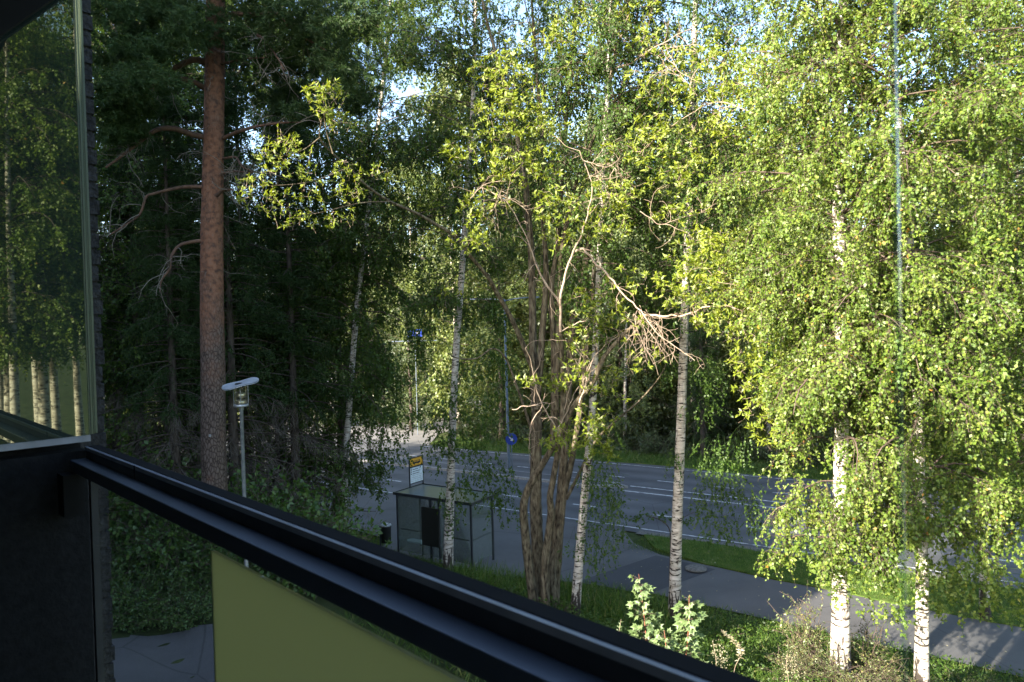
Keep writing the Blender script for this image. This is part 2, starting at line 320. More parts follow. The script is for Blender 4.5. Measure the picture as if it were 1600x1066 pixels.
# ------------------------------------------------------------------ the setting
def asphalt(name, a, b, speck=0.5):
    m, N, L = new_mat(name)
    tc = N.new('ShaderNodeTexCoord')
    n1 = N.new('ShaderNodeTexNoise'); n1.inputs['Scale'].default_value = 0.45; n1.inputs['Detail'].default_value = 7; n1.inputs['Roughness'].default_value = 0.6; L.new(tc.outputs['Object'], n1.inputs[0])
    n2 = N.new('ShaderNodeTexNoise'); n2.inputs['Scale'].default_value = 60; n2.inputs['Detail'].default_value = 3; L.new(tc.outputs['Object'], n2.inputs[0])
    ad = node(N, 'ShaderNodeMath', operation='MULTIPLY_ADD'); L.new(n2.outputs[0], ad.inputs[0]); ad.inputs[1].default_value = speck
    sb = node(N, 'ShaderNodeMath', operation='SUBTRACT'); L.new(n1.outputs[0], sb.inputs[0]); sb.inputs[1].default_value = speck * 0.5; L.new(sb.outputs[0], ad.inputs[2])
    r = ramp(N, [(0.25, a), (0.75, b)]); L.new(ad.outputs[0], r.inputs[0])
    vo = node(N, 'ShaderNodeTexVoronoi', feature='DISTANCE_TO_EDGE'); vo.inputs['Scale'].default_value = 0.16
    ws = node(N, 'ShaderNodeMix', data_type='RGBA'); ws.inputs[0].default_value = 0.12; L.new(tc.outputs['Object'], ws.inputs[6])
    n3 = N.new('ShaderNodeTexNoise'); n3.inputs['Scale'].default_value = 0.9; n3.inputs['Detail'].default_value = 5; L.new(tc.outputs['Object'], n3.inputs[0]); L.new(n3.outputs[1], ws.inputs[7]); L.new(ws.outputs[2], vo.inputs[0])
    rc = ramp(N, [(0.0, (0.6, 0.6, 0.6)), (0.004, (1, 1, 1))]); L.new(vo.outputs[0], rc.inputs[0])
    mu = node(N, 'ShaderNodeMix', data_type='RGBA', blend_type='MULTIPLY'); mu.inputs[0].default_value = 1; L.new(r.outputs[0], mu.inputs[6]); L.new(rc.outputs[0], mu.inputs[7])
    b_ = N.new('ShaderNodeBsdfPrincipled'); b_.inputs['Roughness'].default_value = 0.72; b_.inputs['Specular IOR Level'].default_value = 0.35; L.new(mu.outputs[2], b_.inputs['Base Color'])
    if name == 'road_asphalt':
        dt = node(N, 'ShaderNodeVectorMath', operation='DOT_PRODUCT'); L.new(tc.outputs['Object'], dt.inputs[0]); dt.inputs[1].default_value = (NV[0], NV[1], 0)
        pp = node(N, 'ShaderNodeMath', operation='MULTIPLY_ADD'); L.new(dt.outputs['Value'], pp.inputs[0]); pp.inputs[1].default_value = 2 * math.pi / 1.78; L.new(n1.outputs[0], pp.inputs[2])
        sn = node(N, 'ShaderNodeMath', operation='SINE'); L.new(pp.outputs[0], sn.inputs[0])
        mr_ = N.new('ShaderNodeMapRange'); mr_.inputs[1].default_value = -1; mr_.inputs[2].default_value = 1; mr_.inputs[3].default_value = 0.80; mr_.inputs[4].default_value = 1.12; L.new(sn.outputs[0], mr_.inputs[0])
        m4 = node(N, 'ShaderNodeVectorMath', operation='SCALE'); L.new(mu.outputs[2], m4.inputs[0]); L.new(mr_.outputs[0], m4.inputs['Scale']); L.new(m4.outputs[0], b_.inputs['Base Color'])
    bp = N.new('ShaderNodeBump'); bp.inputs['Strength'].default_value = 0.25; bp.inputs['Distance'].default_value = 0.01; L.new(n2.outputs[0], bp.inputs['Height']); L.new(bp.outputs[0], b_.inputs['Normal'])
    o = N.new('ShaderNodeOutputMaterial'); L.new(b_.outputs[0], o.inputs[0]); return m
M['road'] = asphalt('road_asphalt', (0.070, 0.071, 0.075), (0.120, 0.121, 0.126))
M['path'] = asphalt('path_asphalt', (0.070, 0.068, 0.069), (0.118, 0.115, 0.116))
M['patch'] = asphalt('patch_asphalt', (0.040, 0.040, 0.044), (0.062, 0.062, 0.067))
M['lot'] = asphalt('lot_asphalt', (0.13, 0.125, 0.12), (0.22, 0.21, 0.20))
M['paint'] = noisy('road_paint', [(0.36, (0.16, 0.16, 0.165)), (0.46, (0.42, 0.42, 0.42)), (0.6, (0.60, 0.60, 0.60))], nscale=4, detail=8, rough=0.6)
M['kerb'] = noisy('kerb_stone', [(0.3, (0.20, 0.20, 0.20)), (0.7, (0.34, 0.33, 0.32))], nscale=8)
M['soil'] = noisy('soil', [(0.3, (0.022, 0.028, 0.012)), (0.5, (0.045, 0.062, 0.020)), (0.7, (0.075, 0.085, 0.035))], nscale=1.3, detail=10, bump=1.0, bscale=14, rough=0.95, spec=0.1)
M['gravel'] = noisy('gravel', [(0.3, (0.10, 0.095, 0.085)), (0.7, (0.20, 0.19, 0.17))], nscale=14, detail=8, bump=0.8, rough=0.95, spec=0.1)
M['verge'] = noisy('verge_turf', [(0.3, (0.04, 0.075, 0.014)), (0.55, (0.075, 0.12, 0.022)), (0.75, (0.14, 0.14, 0.055))], nscale=2.0, detail=10, bump=1.0, bscale=22, rough=0.95, spec=0.1)

rng = np.random.default_rng(7)
def axis_(lo, hi, fine_lo, fine_hi, step):
    f = np.arange(fine_lo, fine_hi, step); k = np.geomspace(step, hi - fine_hi, 18); j = np.geomspace(step, fine_lo - lo, 18)
    return np.concatenate([(fine_lo - j)[::-1], f, fine_hi + k])
gx = axis_(-900, 900, -28, 32, 0.6); gy = axis_(-500, 1200, -20, 44, 0.6)
X, Y = np.meshgrid(gx, gy, indexing='ij'); Zg = ground_z(X, Y)
ii = np.arange(X.size).reshape(X.shape)
Qg = np.stack([ii[:-1, :-1], ii[1:, :-1], ii[1:, 1:], ii[:-1, 1:]], -1).reshape(-1, 4)
props(np_mesh('ground', np.stack([X, Y, Zg], -1).reshape(-1, 3), Qg, M['soil'], smooth=True), kind='structure')

def sheet(name, poly_sm, z, mat, kind='structure', thick=None):
    mb = MB(); pts = [SM(s, m, z) for s, m in poly_sm]
    if thick: mb.prism([p - np.array([0, 0, thick]) for p in pts], (0, 0, thick))
    else: mb.add(np.array(pts), [tuple(range(len(pts)))])
    return props(mb.build(name, mat), kind=kind)
def wav(lo, hi, base, amp, n, seed):
    r = np.random.default_rng(seed); s = np.linspace(lo, hi, n)
    return list(zip(s, base(s) + amp * r.normal(0, 1, n)))
sheet('road', [(-300, 25.95), (300, 25.95), (300, 39.2), (-300, 39.2)], 0.004, M['road'])
# side road and sunlit car park across the road
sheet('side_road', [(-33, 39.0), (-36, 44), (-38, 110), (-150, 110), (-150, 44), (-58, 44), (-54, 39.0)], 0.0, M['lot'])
# pavement and cycle path on the near side
low = wav(-17, 60, lambda s: np.interp(s, [-17, -13, -9, -4, 2, 8, 60], [19.0, 19.2, 20.2, 19.9, 19.55, 19.5, 19.0]), 0.05, 60, 1)
left = [(-200, 25.96), (-200, 21.2), (-26, 21.1), (-19.5, 20.4), (-18.8, 19.0)]
upr = wav(-9.2, 60, lambda s: np.interp(s, [-9.2, -6, -1, 3, 9, 60], [23.75, 23.3, 22.85, 22.55, 22.4, 22.0]), 0.04, 50, 2)[::-1]
sheet('footpath', left + low + upr + [(-10.6, 24.6), (-11.2, 25.4), (-11.6, 25.96)], 0.012, M['path'])
sheet('path_patch', [(-10.6, 19.95), (-8.2, 19.98), (-7.0, 23.2), (-9.3, 23.6)], 0.016, M['patch'])
# grass verge between the path and the road
vp = wav(-8.6, 60, lambda s: np.interp(s, [-8.6, -6, -1, 3, 9, 60], [23.85, 23.3, 22.85, 22.55, 22.4, 22.0]), 0.05, 60, 3)
vt = wav(-10.6, 60, lambda s: 25.75 + 0 * s, 0.07, 60, 4)[::-1]
sheet('grass_verge', vp + vt + [(-10.3, 25.2), (-9.6, 24.3)], 0.05, M['verge'], thick=0.09)
sheet('gravel_strip', [(-11, 25.72), (60, 25.70), (60, 26.25), (-11, 26.2)], 0.02, M['gravel'])
far_low = wav(-32, 120, lambda s: 39.0 + 0 * s, 0.10, 80, 5); far_up = wav(-32, 120, lambda s: 43 + 0 * s, 0.1, 20, 6)[::-1]
sheet('far_verge', far_low + far_up, 0.06, M['verge'], thick=0.10)
# island in the middle of the road
isl = [(-14.4, 32.9)] + [(-14.9 - 0.4 * (1 - math.cos(a)), 32.9 + 0.55 * math.sin(a)) for a in np.linspace(0.5, 1.4, 4)] + [(-40, 33.9), (-40, 32.1), (-16, 32.2)]
sheet('traffic_island', isl, 0.13, M['kerb'], thick=0.125)
sheet('island_top', [(-15.3, 32.9), (-16, 33.35), (-39.8, 33.7), (-39.8, 32.3), (-16, 32.4)], 0.136, M['path'])
# painted lines
pm = MB()
def stripe(s0, s1, m, wd=0.12):
    pm.add(np.array([SM(s0, m - wd / 2, 0.009), SM(s1, m - wd / 2, 0.009), SM(s1, m + wd / 2, 0.009), SM(s0, m + wd / 2, 0.009)]), [(0, 1, 2, 3)])
stripe(-200, 200, 26.5, 0.10); stripe(-14.5, 200, 32.3, 0.14); stripe(-14.5, 200, 33.4, 0.14); stripe(-33, 200, 38.5, 0.1)
for k in range(-20, 40): stripe(-27.6 + 4.05 * k, -26.4 + 4.05 * k, 28.75, 0.13)
for k in range(-20, 40): stripe(-16.7 + 3.0 * k, -15.6 + 3.0 * k, 35.2, 0.13)
props(pm.build('road_markings', M['paint']), kind='structure')
# small asphalt yard below the balcony (seen through the glass)
pa = [P(x, y, d) for x, y, d in ((130, 1010, 13.6), (215, 984, 14.4), (330, 985, 14.6), (420, 1040, 14.0), (430, 1200, 11.0), (140, 1300, 9.5))]
ys = []
for (a0, a1) in zip(pa, pa[1:] + pa[:1]):
    for t in np.linspace(0, 1, 6, endpoint=False): q = a0 * (1 - t) + a1 * t; ys.append(q)
cen = np.mean(ys, 0); Vy = []; rings = 7
for k in range(rings + 1):
    for q in ys:
        p = cen * (1 - k / rings) + q * (k / rings); p = p + (rng.normal(0, 0.06, 3) if k == rings else 0); Vy.append((p[0], p[1], gz(p) + 0.05))
ny = len(ys); Fy = [(k * ny + i, k * ny + (i + 1) % ny, (k + 1) * ny + (i + 1) % ny, (k + 1) * ny + i) for k in range(rings) for i in range(ny)]
yb = MB(); yb.add(np.array(Vy), Fy); props(yb.build('yard_path', M['path'], smooth=True), kind='structure')

# ------------------------------------------------------------------ the balcony
LV = np.array([-math.sqrt(.5), math.sqrt(.5), 0]); DV = np.array([math.sqrt(.5), math.sqrt(.5), 0]); ZV = np.array([0, 0, 1.0])
AX = np.array([LV, DV, ZV])
def B(al, D, h): return CAM + LV * al + DV * D - ZV * h        # along the railing, outwards, below the eye
def bbox(mb, a0, a1, d0, d1, h0, h1): mb.box((B(a0, d0, h0) + B(a1, d1, h1)) / 2, (abs(a1 - a0) / 2, abs(d1 - d0) / 2, abs(h1 - h0) / 2), AX); return mb
M['black_metal'] = noisy('black_metal', [(0.3, (0.020, 0.022, 0.026)), (0.7, (0.032, 0.034, 0.038))], nscale=14, rough=0.55, spec=0.4, bump=0.05)
def rail_mat():
    m, N, L = new_mat('painted_rail')
    tc = N.new('ShaderNodeTexCoord'); n = N.new('ShaderNodeTexNoise'); n.inputs['Scale'].default_value = 3.0; n.inputs['Detail'].default_value = 8; L.new(tc.outputs['Object'], n.inputs[0])
    r = ramp(N, [(0.35, (0.040, 0.050, 0.070)), (0.68, (0.056, 0.068, 0.090)), (0.80, (0.15, 0.16, 0.18))]); L.new(n.outputs[0], r.inputs[0])
    rr = ramp(N, [(0.3, (0.30, 0.30, 0.30)), (0.7, (0.48, 0.48, 0.48))]); L.new(n.outputs[0], rr.inputs[0])
    b = N.new('ShaderNodeBsdfPrincipled'); b.inputs['Specular IOR Level'].default_value = 0.6; L.new(r.outputs[0], b.inputs['Base Color']); L.new(rr.outputs[0], b.inputs['Roughness'])
    o = N.new('ShaderNodeOutputMaterial'); L.new(b.outputs[0], o.inputs[0]); return m
M['rail'] = rail_mat()
M['alu'] = noisy('rail_edge', [(0.3, (0.16, 0.17, 0.19)), (0.7, (0.26, 0.27, 0.30))], (3, 3, 3), 4, rough=0.35, spec=0.7)
M['rubber'] = flat('rubber', (0.010, 0.010, 0.011), 0.9, spec=0.1)
M['stucco'] = noisy('black_stucco', [(0.3, (0.007, 0.0075, 0.008)), (0.7, (0.013, 0.0135, 0.0145))], nscale=30, bump=0.25, bscale=60, rough=0.95, spec=0.15)
M['soffit'] = flat('soffit', (0.012, 0.012, 0.012), 0.95, spec=0.1)
M['clear_glass'] = glass_mat('clear_glass', (0.972, 0.982, 0.976), 0.012, top=0.22)
M['edge_glass'] = None
def stack_glass():
    m, N, L = new_mat('folded_glass')
    d = N.new('ShaderNodeBsdfDiffuse'); d.inputs[0].default_value = (0.018, 0.026, 0.022, 1)
    g = N.new('ShaderNodeBsdfGlossy'); g.inputs['Roughness'].default_value = 0.012; g.inputs[0].default_value = (0.90, 1.0, 0.78, 1)
    x = N.new('ShaderNodeMixShader'); x.inputs[0].default_value = 0.15; L.new(d.outputs[0], x.inputs[1]); L.new(g.outputs[0], x.inputs[2])
    o = N.new('ShaderNodeOutputMaterial'); L.new(x.outputs[0], o.inputs[0]); return m
M['stack_glass'] = stack_glass()
def trans_mat(name, col, tcol, t=0.6, rough=0.3, gl=0.05):
    m, N, L = new_mat(name)
    d = N.new('ShaderNodeBsdfDiffuse'); d.inputs[0].default_value = (*col, 1); tr = N.new('ShaderNodeBsdfTranslucent'); tr.inputs[0].default_value = (*tcol, 1)
    g = N.new('ShaderNodeBsdfGlossy'); g.inputs['Roughness'].default_value = rough
    a = N.new('ShaderNodeMixShader'); a.inputs[0].default_value = t; L.new(d.outputs[0], a.inputs[1]); L.new(tr.outputs[0], a.inputs[2])
    b = N.new('ShaderNodeMixShader'); b.inputs[0].default_value = gl; L.new(a.outputs[0], b.inputs[1]); L.new(g.outputs[0], b.inputs[2])
    o = N.new('ShaderNodeOutputMaterial'); L.new(b.outputs[0], o.inputs[0]); return m
M['frost'] = trans_mat('frosted_glass', (0.26, 0.26, 0.15), (0.46, 0.45, 0.275), 0.85)
M['glass_edge'] = trans_mat('glass_edge', (0.13, 0.16, 0.11), (0.30, 0.36, 0.24), 0.5)

root = thing('balcony', 'dark concrete balcony shell with black stucco side wall, floor and ceiling', 'balcony', B(0, 0, 1.62))
mb = bbox(MB(), -2.6, 3.40, -1.249, 0.74, 1.62, 1.85); mb.build('floor_slab', M['soffit'], root)
bbox(MB(), -2.6, 3.40, -1.249, 0.72, -1.62, -1.85).build('ceiling_slab', M['soffit'], root)
bbox(MB(), -2.6, 3.80, -1.45, -1.251, 1.95, -1.95).build('back_wall', M['stucco'], root)
bbox(MB(), 3.401, 3.62, -1.25, 0.775, 1.85, 0.47).build('side_wall', M['stucco'], root)
bbox(MB(), 3.50, 3.62, -1.25, 0.775, 0.469, -1.85).build('upper_side_wall', M['stucco'], root)
g1 = [B(3.31, 0.30, -0.98), B(3.31, 0.745, -1.47), B(3.31, 0.745, -1.62), B(3.31, 0.30, -1.62)]
MB().prism(g1, LV * 0.05).build('dark_corner_panel', M['soffit'], root)  # flat dark panel across the upper corner of the folded glass

# bricks of the projecting house wall beside the balcony: real courses
bm_ = MB(); rb = np.random.default_rng(3); hh = 9.0; row = 0
while hh > -4.2:
    j = rb.normal(0, 0.003); off = 0.12 if row % 2 else 0.0
    a = 3.63 - 0.0
    dd = 0.908 + j + 0
    for q in range(3):
        a0 = a + q * 0.255 - off * (q > 0); a1 = a + (q + 1) * 0.255 - off - 0.012
        bbox(bm_, a0, a1, 0.70, dd + rb.normal(0, 0.003), hh, hh - 0.066)
    bbox(bm_, a + 0.01, a + 0.60, 0.69, dd - 0.009, hh - 0.066, hh - 0.078)
    hh -= 0.078; row += 1
M['brick'] = noisy('black_brick', [(0.3, (0.022, 0.022, 0.024)), (0.7, (0.046, 0.045, 0.046))], nscale=16, bump=0.9, bscale=40, rough=0.9, spec=0.2)
bw = thing('brick_pier', 'black brick pier with rough edge at the left end of the balcony', 'brick wall', B(3.8, 0.78, 8.2))
bm_.build('brickwork', M['brick'], bw)

# railing
rl = thing('balcony_railing', 'black metal balcony railing with wide blue-grey inner ledge and glass infill', 'railing', B(1.0, 0.76, 1.60))
r0, r1 = -2.6, 3.38
bbox(MB(), r0, r1, 0.776, 0.815, 0.450, 0.520).build('top_rail', M['rubber'], rl)
bbox(MB(), r0, r1, 0.764, 0.775, 0.452, 0.4665).build('rail_lip', M['alu'], rl)
bbox(MB(), r0, r1, 0.768, 0.7755, 0.467, 0.512).build('rail_web', M['black_metal'], rl)
led = bbox(MB(), r0, r1, 0.708, 0.767, 0.5005, 0.548).build('inner_ledge', M['rail'], rl)
bv = led.modifiers.new('bevel', 'BEVEL'); bv.width = 0.003; bv.segments = 2
bbox(MB(), 2.70, 2.707, 0.762, 0.7639, 0.4505, 0.500).build('joint_strip', M['rubber'], rl)
bbox(MB(), 3.28, 3.38, 0.66, 0.735, 0.5485, 0.72).build('wall_bracket', M['soffit'], rl)
bbox(MB(), 3.18, 3.215, 0.735, 0.760, 0.5485, 1.62).build('end_post', M['black_metal'], rl)
bbox(MB(), 2.012, 3.178, 0.757, 0.767, 0.5485, 1.62).build('clear_pane', M['clear_glass'], rl)
bbox(MB(), -2.5, 2.006, 0.757, 0.767, 0.5485, 0.6095).build('clear_band', M['clear_glass'], rl)
bbox(MB(), -2.5, 2.000, 0.757, 0.767, 0.610, 1.62).build('frosted_pane', M['frost'], rl)
bbox(MB(), 2.0005, 2.0055, 0.756, 0.768, 0.610, 1.62).build('pane_edge', M['yellow_edge'] if 'yellow_edge' in M else M['glass_edge'], rl)

# folded panes of the balcony glazing against the side wall
fg = thing('folded_glazing', 'stack of folded frameless glass panes mirroring birches, against the black side wall', 'glass panes', B(3.42, 0.3, 0.42))
bbox(MB(), 3.400, 3.408, -0.6, 0.786, 0.405, -1.6).build('glass_pane', M['stack_glass'], fg)
for k, (d0, d1) in enumerate(((0.789, 0.793), (0.799, 0.807), (0.812, 0.815), (0.820, 0.829))):
    bbox(MB(), 3.402 + 0.012 * k, 3.409 + 0.012 * k, d0, d1, 0.405, -1.6).build('pane_edge', M['glass_edge'], fg)
bbox(MB(), 3.39, 3.45, -0.6, 0.79, 0.4055, 0.432).build('bottom_profile', M['alu'], fg)
# the one pane left standing at the right
gp = thing('glazing_pane', 'single unfolded glass pane of the balcony glazing with greenish edge before the birches', 'glass pane', B(-1.0, 0.80, 0.45))
def slope_al(px, py, D=0.79):
    v = _F + _R * ((px - CX) / F_PX) + _U * ((CY - py) / F_PX); t = D / (v @ DV); return (v * t) @ LV
ga = slope_al(1398, 350)
bbox(MB(), ga - 0.75, ga - 0.0045, 0.785, 0.793, 0.448, -1.6).build('pane', glass_mat('pane_glass', (0.975, 0.985, 0.978), 0.012, 0.02), gp)
def edge_mat():
    m, N, L = new_mat('pane_edge_green')
    t = N.new('ShaderNodeBsdfTransparent'); t.inputs[0].default_value = (0.86, 0.93, 0.89, 1); d = N.new('ShaderNodeBsdfDiffuse'); d.inputs[0].default_value = (0.30, 0.38, 0.34, 1)
    x = N.new('ShaderNodeMixShader'); x.inputs[0].default_value = 0.10; L.new(t.outputs[0], x.inputs[1]); L.new(d.outputs[0], x.inputs[2])
    o = N.new('ShaderNodeOutputMaterial'); L.new(x.outputs[0], o.inputs[0]); return m
bbox(MB(), ga - 0.004, ga, 0.785, 0.793, 0.448, -1.6).build('pane_edge', edge_mat(), gp)

# unseen volumes standing in for the house, stepped to shape the shade over the view
ho = thing('shade_blocks', 'unseen stepped volumes shaped to shade the view, in place of the apartment building', 'building', (-20, 2, 0))
def block(a0, a1, top_b, s1=-6.0, depth=9.0):
    """volume between lateral a0..a1 whose top edge throws its shadow at height top_b over the facade line"""
    zt = top_b - s1 * TAN
    base = RD * a0 + HD * (s1 + 0.8 - depth); mbx = MB()
    poly = [base, base + RD * (a1 - a0), base + RD * (a1 - a0) + HD * depth, base + HD * depth]
    mbx.prism([p + np.array([0, 0, 0.0]) for p in poly], (0, 0, zt)); mbx.build('shade_block', M['brick'], ho)
for a0, a1, tb in ((-38, -28.01, 20.0), (-28, -20.51, 21.5), (-20.5, -13.3, 25.0), (-13.29, -12.36, 11.0), (-12.35, -11.85, 16.0), (-11.84, -11.41, 11.1), (-11.4, -10.72, 16.0), (-10.71, -9.3, 11.2), (-9.29, -6.8, 6.45), (-6.79, -2.5, 4.6)): block(a0, a1, tb)  # heights set by the shade wanted; narrow strips added to shade single birch trunks
# ------------------------------------------------------------------ tree builders
def px_path(pts, d0=None):
    """[(px,py[,depth])] -> world points; depth carries on from the last one given"""
    out = []; d = d0
    for p in pts:
        if len(p) > 2: d = p[2]
        out.append((p[0], p[1], d))
    # depths given only at some points are interpolated
    given = [i for i, p in enumerate(pts) if len(p) > 2] or [0]
    ds = np.interp(np.arange(len(pts)), given, [out[i][2] for i in given])
    return np.array([P(x, y, dd) for (x, y, _), dd in zip(out, ds)])
def to_ground(w):
    """start a trunk in the ground below its first point"""
    b = w[0].copy(); dirn = nrm(w[0] - w[1]); z = gz(b) - 0.15
    if b[2] > z:
        t = (b[2] - z); e = b + np.array([dirn[0], dirn[1], 0]) * min(0.25, t * 0.05); e[2] = gz(e) - 0.15
        return np.vstack([e, w])
    w = w.copy(); w[0, 2] = z; return w
def trunk_mesh(w, r0, r1, n=60, S=14, lump=0.03, seed=0, flare=1.35, curve=1.0, ridge=0.0):
    r = np.random.default_rng(seed); pts = spline(w, n)
    t = np.linspace(0, 1, n); rr = r0 + (r1 - r0) * t ** curve; rr = rr * (1 + (flare - 1) * np.exp(-t * n * 0.22))
    V, Q = tubes(pts[None], rr[None], S)
    V = V.reshape(n, S, 3); c = pts[:, None, :]
    a = np.linspace(0, 2 * math.pi, S, endpoint=False); h = np.linspace(0, 1, n)[:, None] * 40
    lu = 1 + lump * (np.sin(2 * a + h * 0.35 + seed) + 0.6 * np.sin(3 * a - h * 0.5) + r.normal(0, 0.5, (n, S)))
    if ridge:
        rn = r.normal(0, 1, (n // 6 + 3, S)); yy = np.linspace(0, len(rn) - 1.001, n); i0 = yy.astype(int); ff = (yy - i0)[:, None]
        lu = lu * (1 + ridge * (rn[i0] * (1 - ff) + rn[i0 + 1] * ff))
    V = c + (V - c) * lu[..., None]
    return V.reshape(-1, 3), Q, pts, rr
def crown(br, tw, lf, tp, t0, t1, n1, Lf, up, sag1, n2, l2, sag2, n3, l3, sag3, n4, leaf, wr, rng, r1=0.03, leaf_droop=0.35, spread=0.8, K1=8, az_bias=None, twig_r=0.0035, pos_keep=None, nbias=LIGHTWARD):
    """three orders of branches on trunk points tp and leaves on the last two"""
    n = len(tp)
    t = np.sort(rng.uniform(t0, t1, n1)); o, tang = at_poly(tp[None], np.zeros(n1, int), t)
    az = rng.random() * 6.28 + np.arange(n1) * 2.399 + rng.normal(0, 0.4, n1)
    q = (t - t0) / (t1 - t0)
    el = up(q) + rng.normal(0, 0.15, n1)
    d = np.stack([np.cos(az) * np.cos(el), np.sin(az) * np.cos(el), np.sin(el)], -1)
    L = Lf(q) * rng.uniform(0.65, 1.15, n1)
    if az_bias is not None:
        L = L * (1 + az_bias[1] * (d @ az_bias[0]))
    P1 = grow(o, d, L, K1, sag1, 0.10, rng)
    R1 = (r1 * (L / max(L.max(), 1e-3)) ** 0.8)[:, None] * np.linspace(1, 0.22, K1)[None]
    br.add(*tubes(P1, R1, 5))
    i2 = np.repeat(np.arange(n1), n2); u = rng.uniform(0.18, 1.0, len(i2)); o2, tg = at_poly(P1, i2, u)
    d2 = nrm(tg * 0.7 + rng.normal(0, 1, tg.shape) * np.array([spread, spread, spread * 0.55])); L2 = l2 * L[i2] * (1.15 - 0.6 * u) * rng.uniform(0.6, 1.2, len(i2))
    P2 = grow(o2, d2, L2, 6, sag2, 0.14, rng)
    R2 = (0.28 * R1[i2, 0] * (1.1 - 0.5 * u))[:, None] * np.linspace(1, 0.3, 6)[None]; R2 = np.maximum(R2, 0.003)
    tw.add(*tubes(P2, R2, 4))
    i3 = np.repeat(np.arange(len(i2)), n3); u3 = rng.uniform(0.1, 1.0, len(i3)); o3, tg3 = at_poly(P2, i3, u3)
    d3 = nrm(tg3 * 0.6 + rng.normal(0, spread, tg3.shape) + np.array([0, 0, -sag3 * 0.6])); L3 = l3 * rng.uniform(0.5, 1.25, len(i3))
    P3 = grow(o3, d3, L3, 5, sag3, 0.12, rng)
    if twig_r: tw.add(*tubes(P3, np.full((len(i3), 5), twig_r) * np.linspace(1, 0.5, 5)[None], 3))
    i4 = np.repeat(np.arange(len(i3)), n4); u4 = rng.uniform(0.08, 1.0, len(i4)); o4, tg4 = at_poly(P3, i4, u4)
    tip = nrm(tg4 * 0.5 + rng.normal(0, 0.75, tg4.shape) + np.array([0, 0, -leaf_droop]))
    o4 = o4 + rng.normal(0, leaf * 0.25, o4.shape)
    if pos_keep is not None:
        k = pos_keep(o4); o4 = o4[k]; tip = tip[k]
    tint = np.clip(rng.normal(0.45, 0.22, len(o4)) + 0.15 * np.repeat(rng.normal(0, 1, len(i2)), n3 * n4)[:len(o4)] if pos_keep is None else rng.random(len(o4)), 0, 0.97)
    odd = rng.random(len(o4)) < 0.006; tint = np.where(odd, 1.0, tint)
    lv(lf, o4, tip, leaf * rng.uniform(0.5, 1.4, len(o4)), wr, rng, tint=tint, nbias=nbias)
    return P1, P2

def px_birch(label, pts, r0, r1, seed, spec, leafmat='birch_leaf', group='birches between the balcony and the road', name='birch_tree', bark='birch_bark', extra=None):
    w_ = to_ground(px_path(pts)); rng = np.random.default_rng(seed)
    V, Q, tp, rr = trunk_mesh(w_, r0, r1, 80, 16, 0.025, seed)
    root = thing(name, label, 'tree', w_[0] + np.array([0, 0, 0.15]), group)
    np_mesh('trunk', V, Q, M[bark], root, smooth=True)
    br, tw, lf = Geo(), Geo(), Geo()
    for s in spec: crown(br, tw, lf, tp, rng=rng, **s)
    if extra: extra(br, tw, lf, tp, rng)
    br.Q and br.build('branches', M['brown_twig'] if bark != 'willow_bark' else M['willow_bark'], root, True)
    tw.Q and tw.build('twigs', M['brown_twig'], root)
    lf.build('crown', M[leafmat], root)
    return root
bell = lambda a, b: (lambda q: a + (b - a) * np.sin(np.pi * np.clip(q * 0.85 + 0.1, 0, 1)))
cone = lambda a, b: (lambda q: b + (a - b) * (1 - q) ** 0.9)
upf = lambda a, b: (lambda q: a + (b - a) * q)
def B_(t0, t1, n1, Lf, up=upf(0.2, 0.9), sag1=0.35, n2=7, l2=0.42, sag2=0.5, n3=6, l3=0.5, sag3=0.7, n4=12, leaf=0.055, wr=0.72, **k):
    return dict(t0=t0, t1=t1, n1=n1, Lf=Lf, up=up, sag1=sag1, n2=n2, l2=l2, sag2=sag2, n3=n3, l3=l3, sag3=sag3, n4=n4, leaf=leaf, wr=wr, **k)

# the two sunlit birches on the right and the ones at the edge of the frame
px_birch('thickest white birch with rough sunlit trunk, growing beside the path with the thin second stem', [(1313, 1066, 14.0), (1314, 900), (1313, 800), (1315, 640), (1313, 480), (1310, 300), (1312, 150), (1318, 0), (1325, -160), (1335, -300)], 0.175, 0.06, 11,
         [B_(0.17, 0.5, 30, bell(1.2, 1.9), upf(0.15, 0.4), 0.5, n4=15, leaf=0.062, n2=9, n3=7, l3=0.55), B_(0.34, 0.98, 95, bell(0.9, 2.5), upf(0.25, 0.9), 0.3, n4=15, leaf=0.062, n2=9, n3=8, l3=0.55)])
px_birch('sunlit white birch with smooth trunk in front of the sunlit stretch of path', [(1440, 1066, 13.6), (1441, 900), (1437, 760), (1432, 560), (1418, 350), (1405, 200), (1395, 60), (1390, -120), (1388, -300)], 0.125, 0.05, 12,
         [B_(0.21, 0.5, 40, bell(1.6, 2.4), upf(0.15, 0.4), 0.5, n4=15, leaf=0.062, n2=9, n3=8, l3=0.55), B_(0.36, 0.98, 100, bell(1.0, 2.8), upf(0.25, 0.9), 0.3, n4=15, leaf=0.062, n2=9, n3=8, l3=0.55)])
px_birch('sunlit birch of which only branches reach into the picture from the margin', [(1690, 1066, 13.8), (1680, 800), (1670, 500), (1660, 200), (1650, -100), (1650, -300)], 0.13, 0.05, 13,
         [B_(0.22, 0.5, 36, bell(1.6, 2.4), upf(0.15, 0.4), 0.5, n4=14, leaf=0.062, n2=9, n3=8), B_(0.36, 0.98, 80, bell(1.0, 2.8), upf(0.25, 0.9), 0.3, n4=14, leaf=0.062, n2=9, n3=8)])
px_birch('sunlit birch crown filling the gap behind the two white birches', [(1540, 985, 19), (1535, 800), (1530, 500), (1535, 200), (1530, -50)], 0.12, 0.04, 14,
         [B_(0.22, 0.98, 110, bell(1.2, 3.2), upf(0.2, 0.9), 0.35, n4=13, leaf=0.075, n2=9, n3=7)])
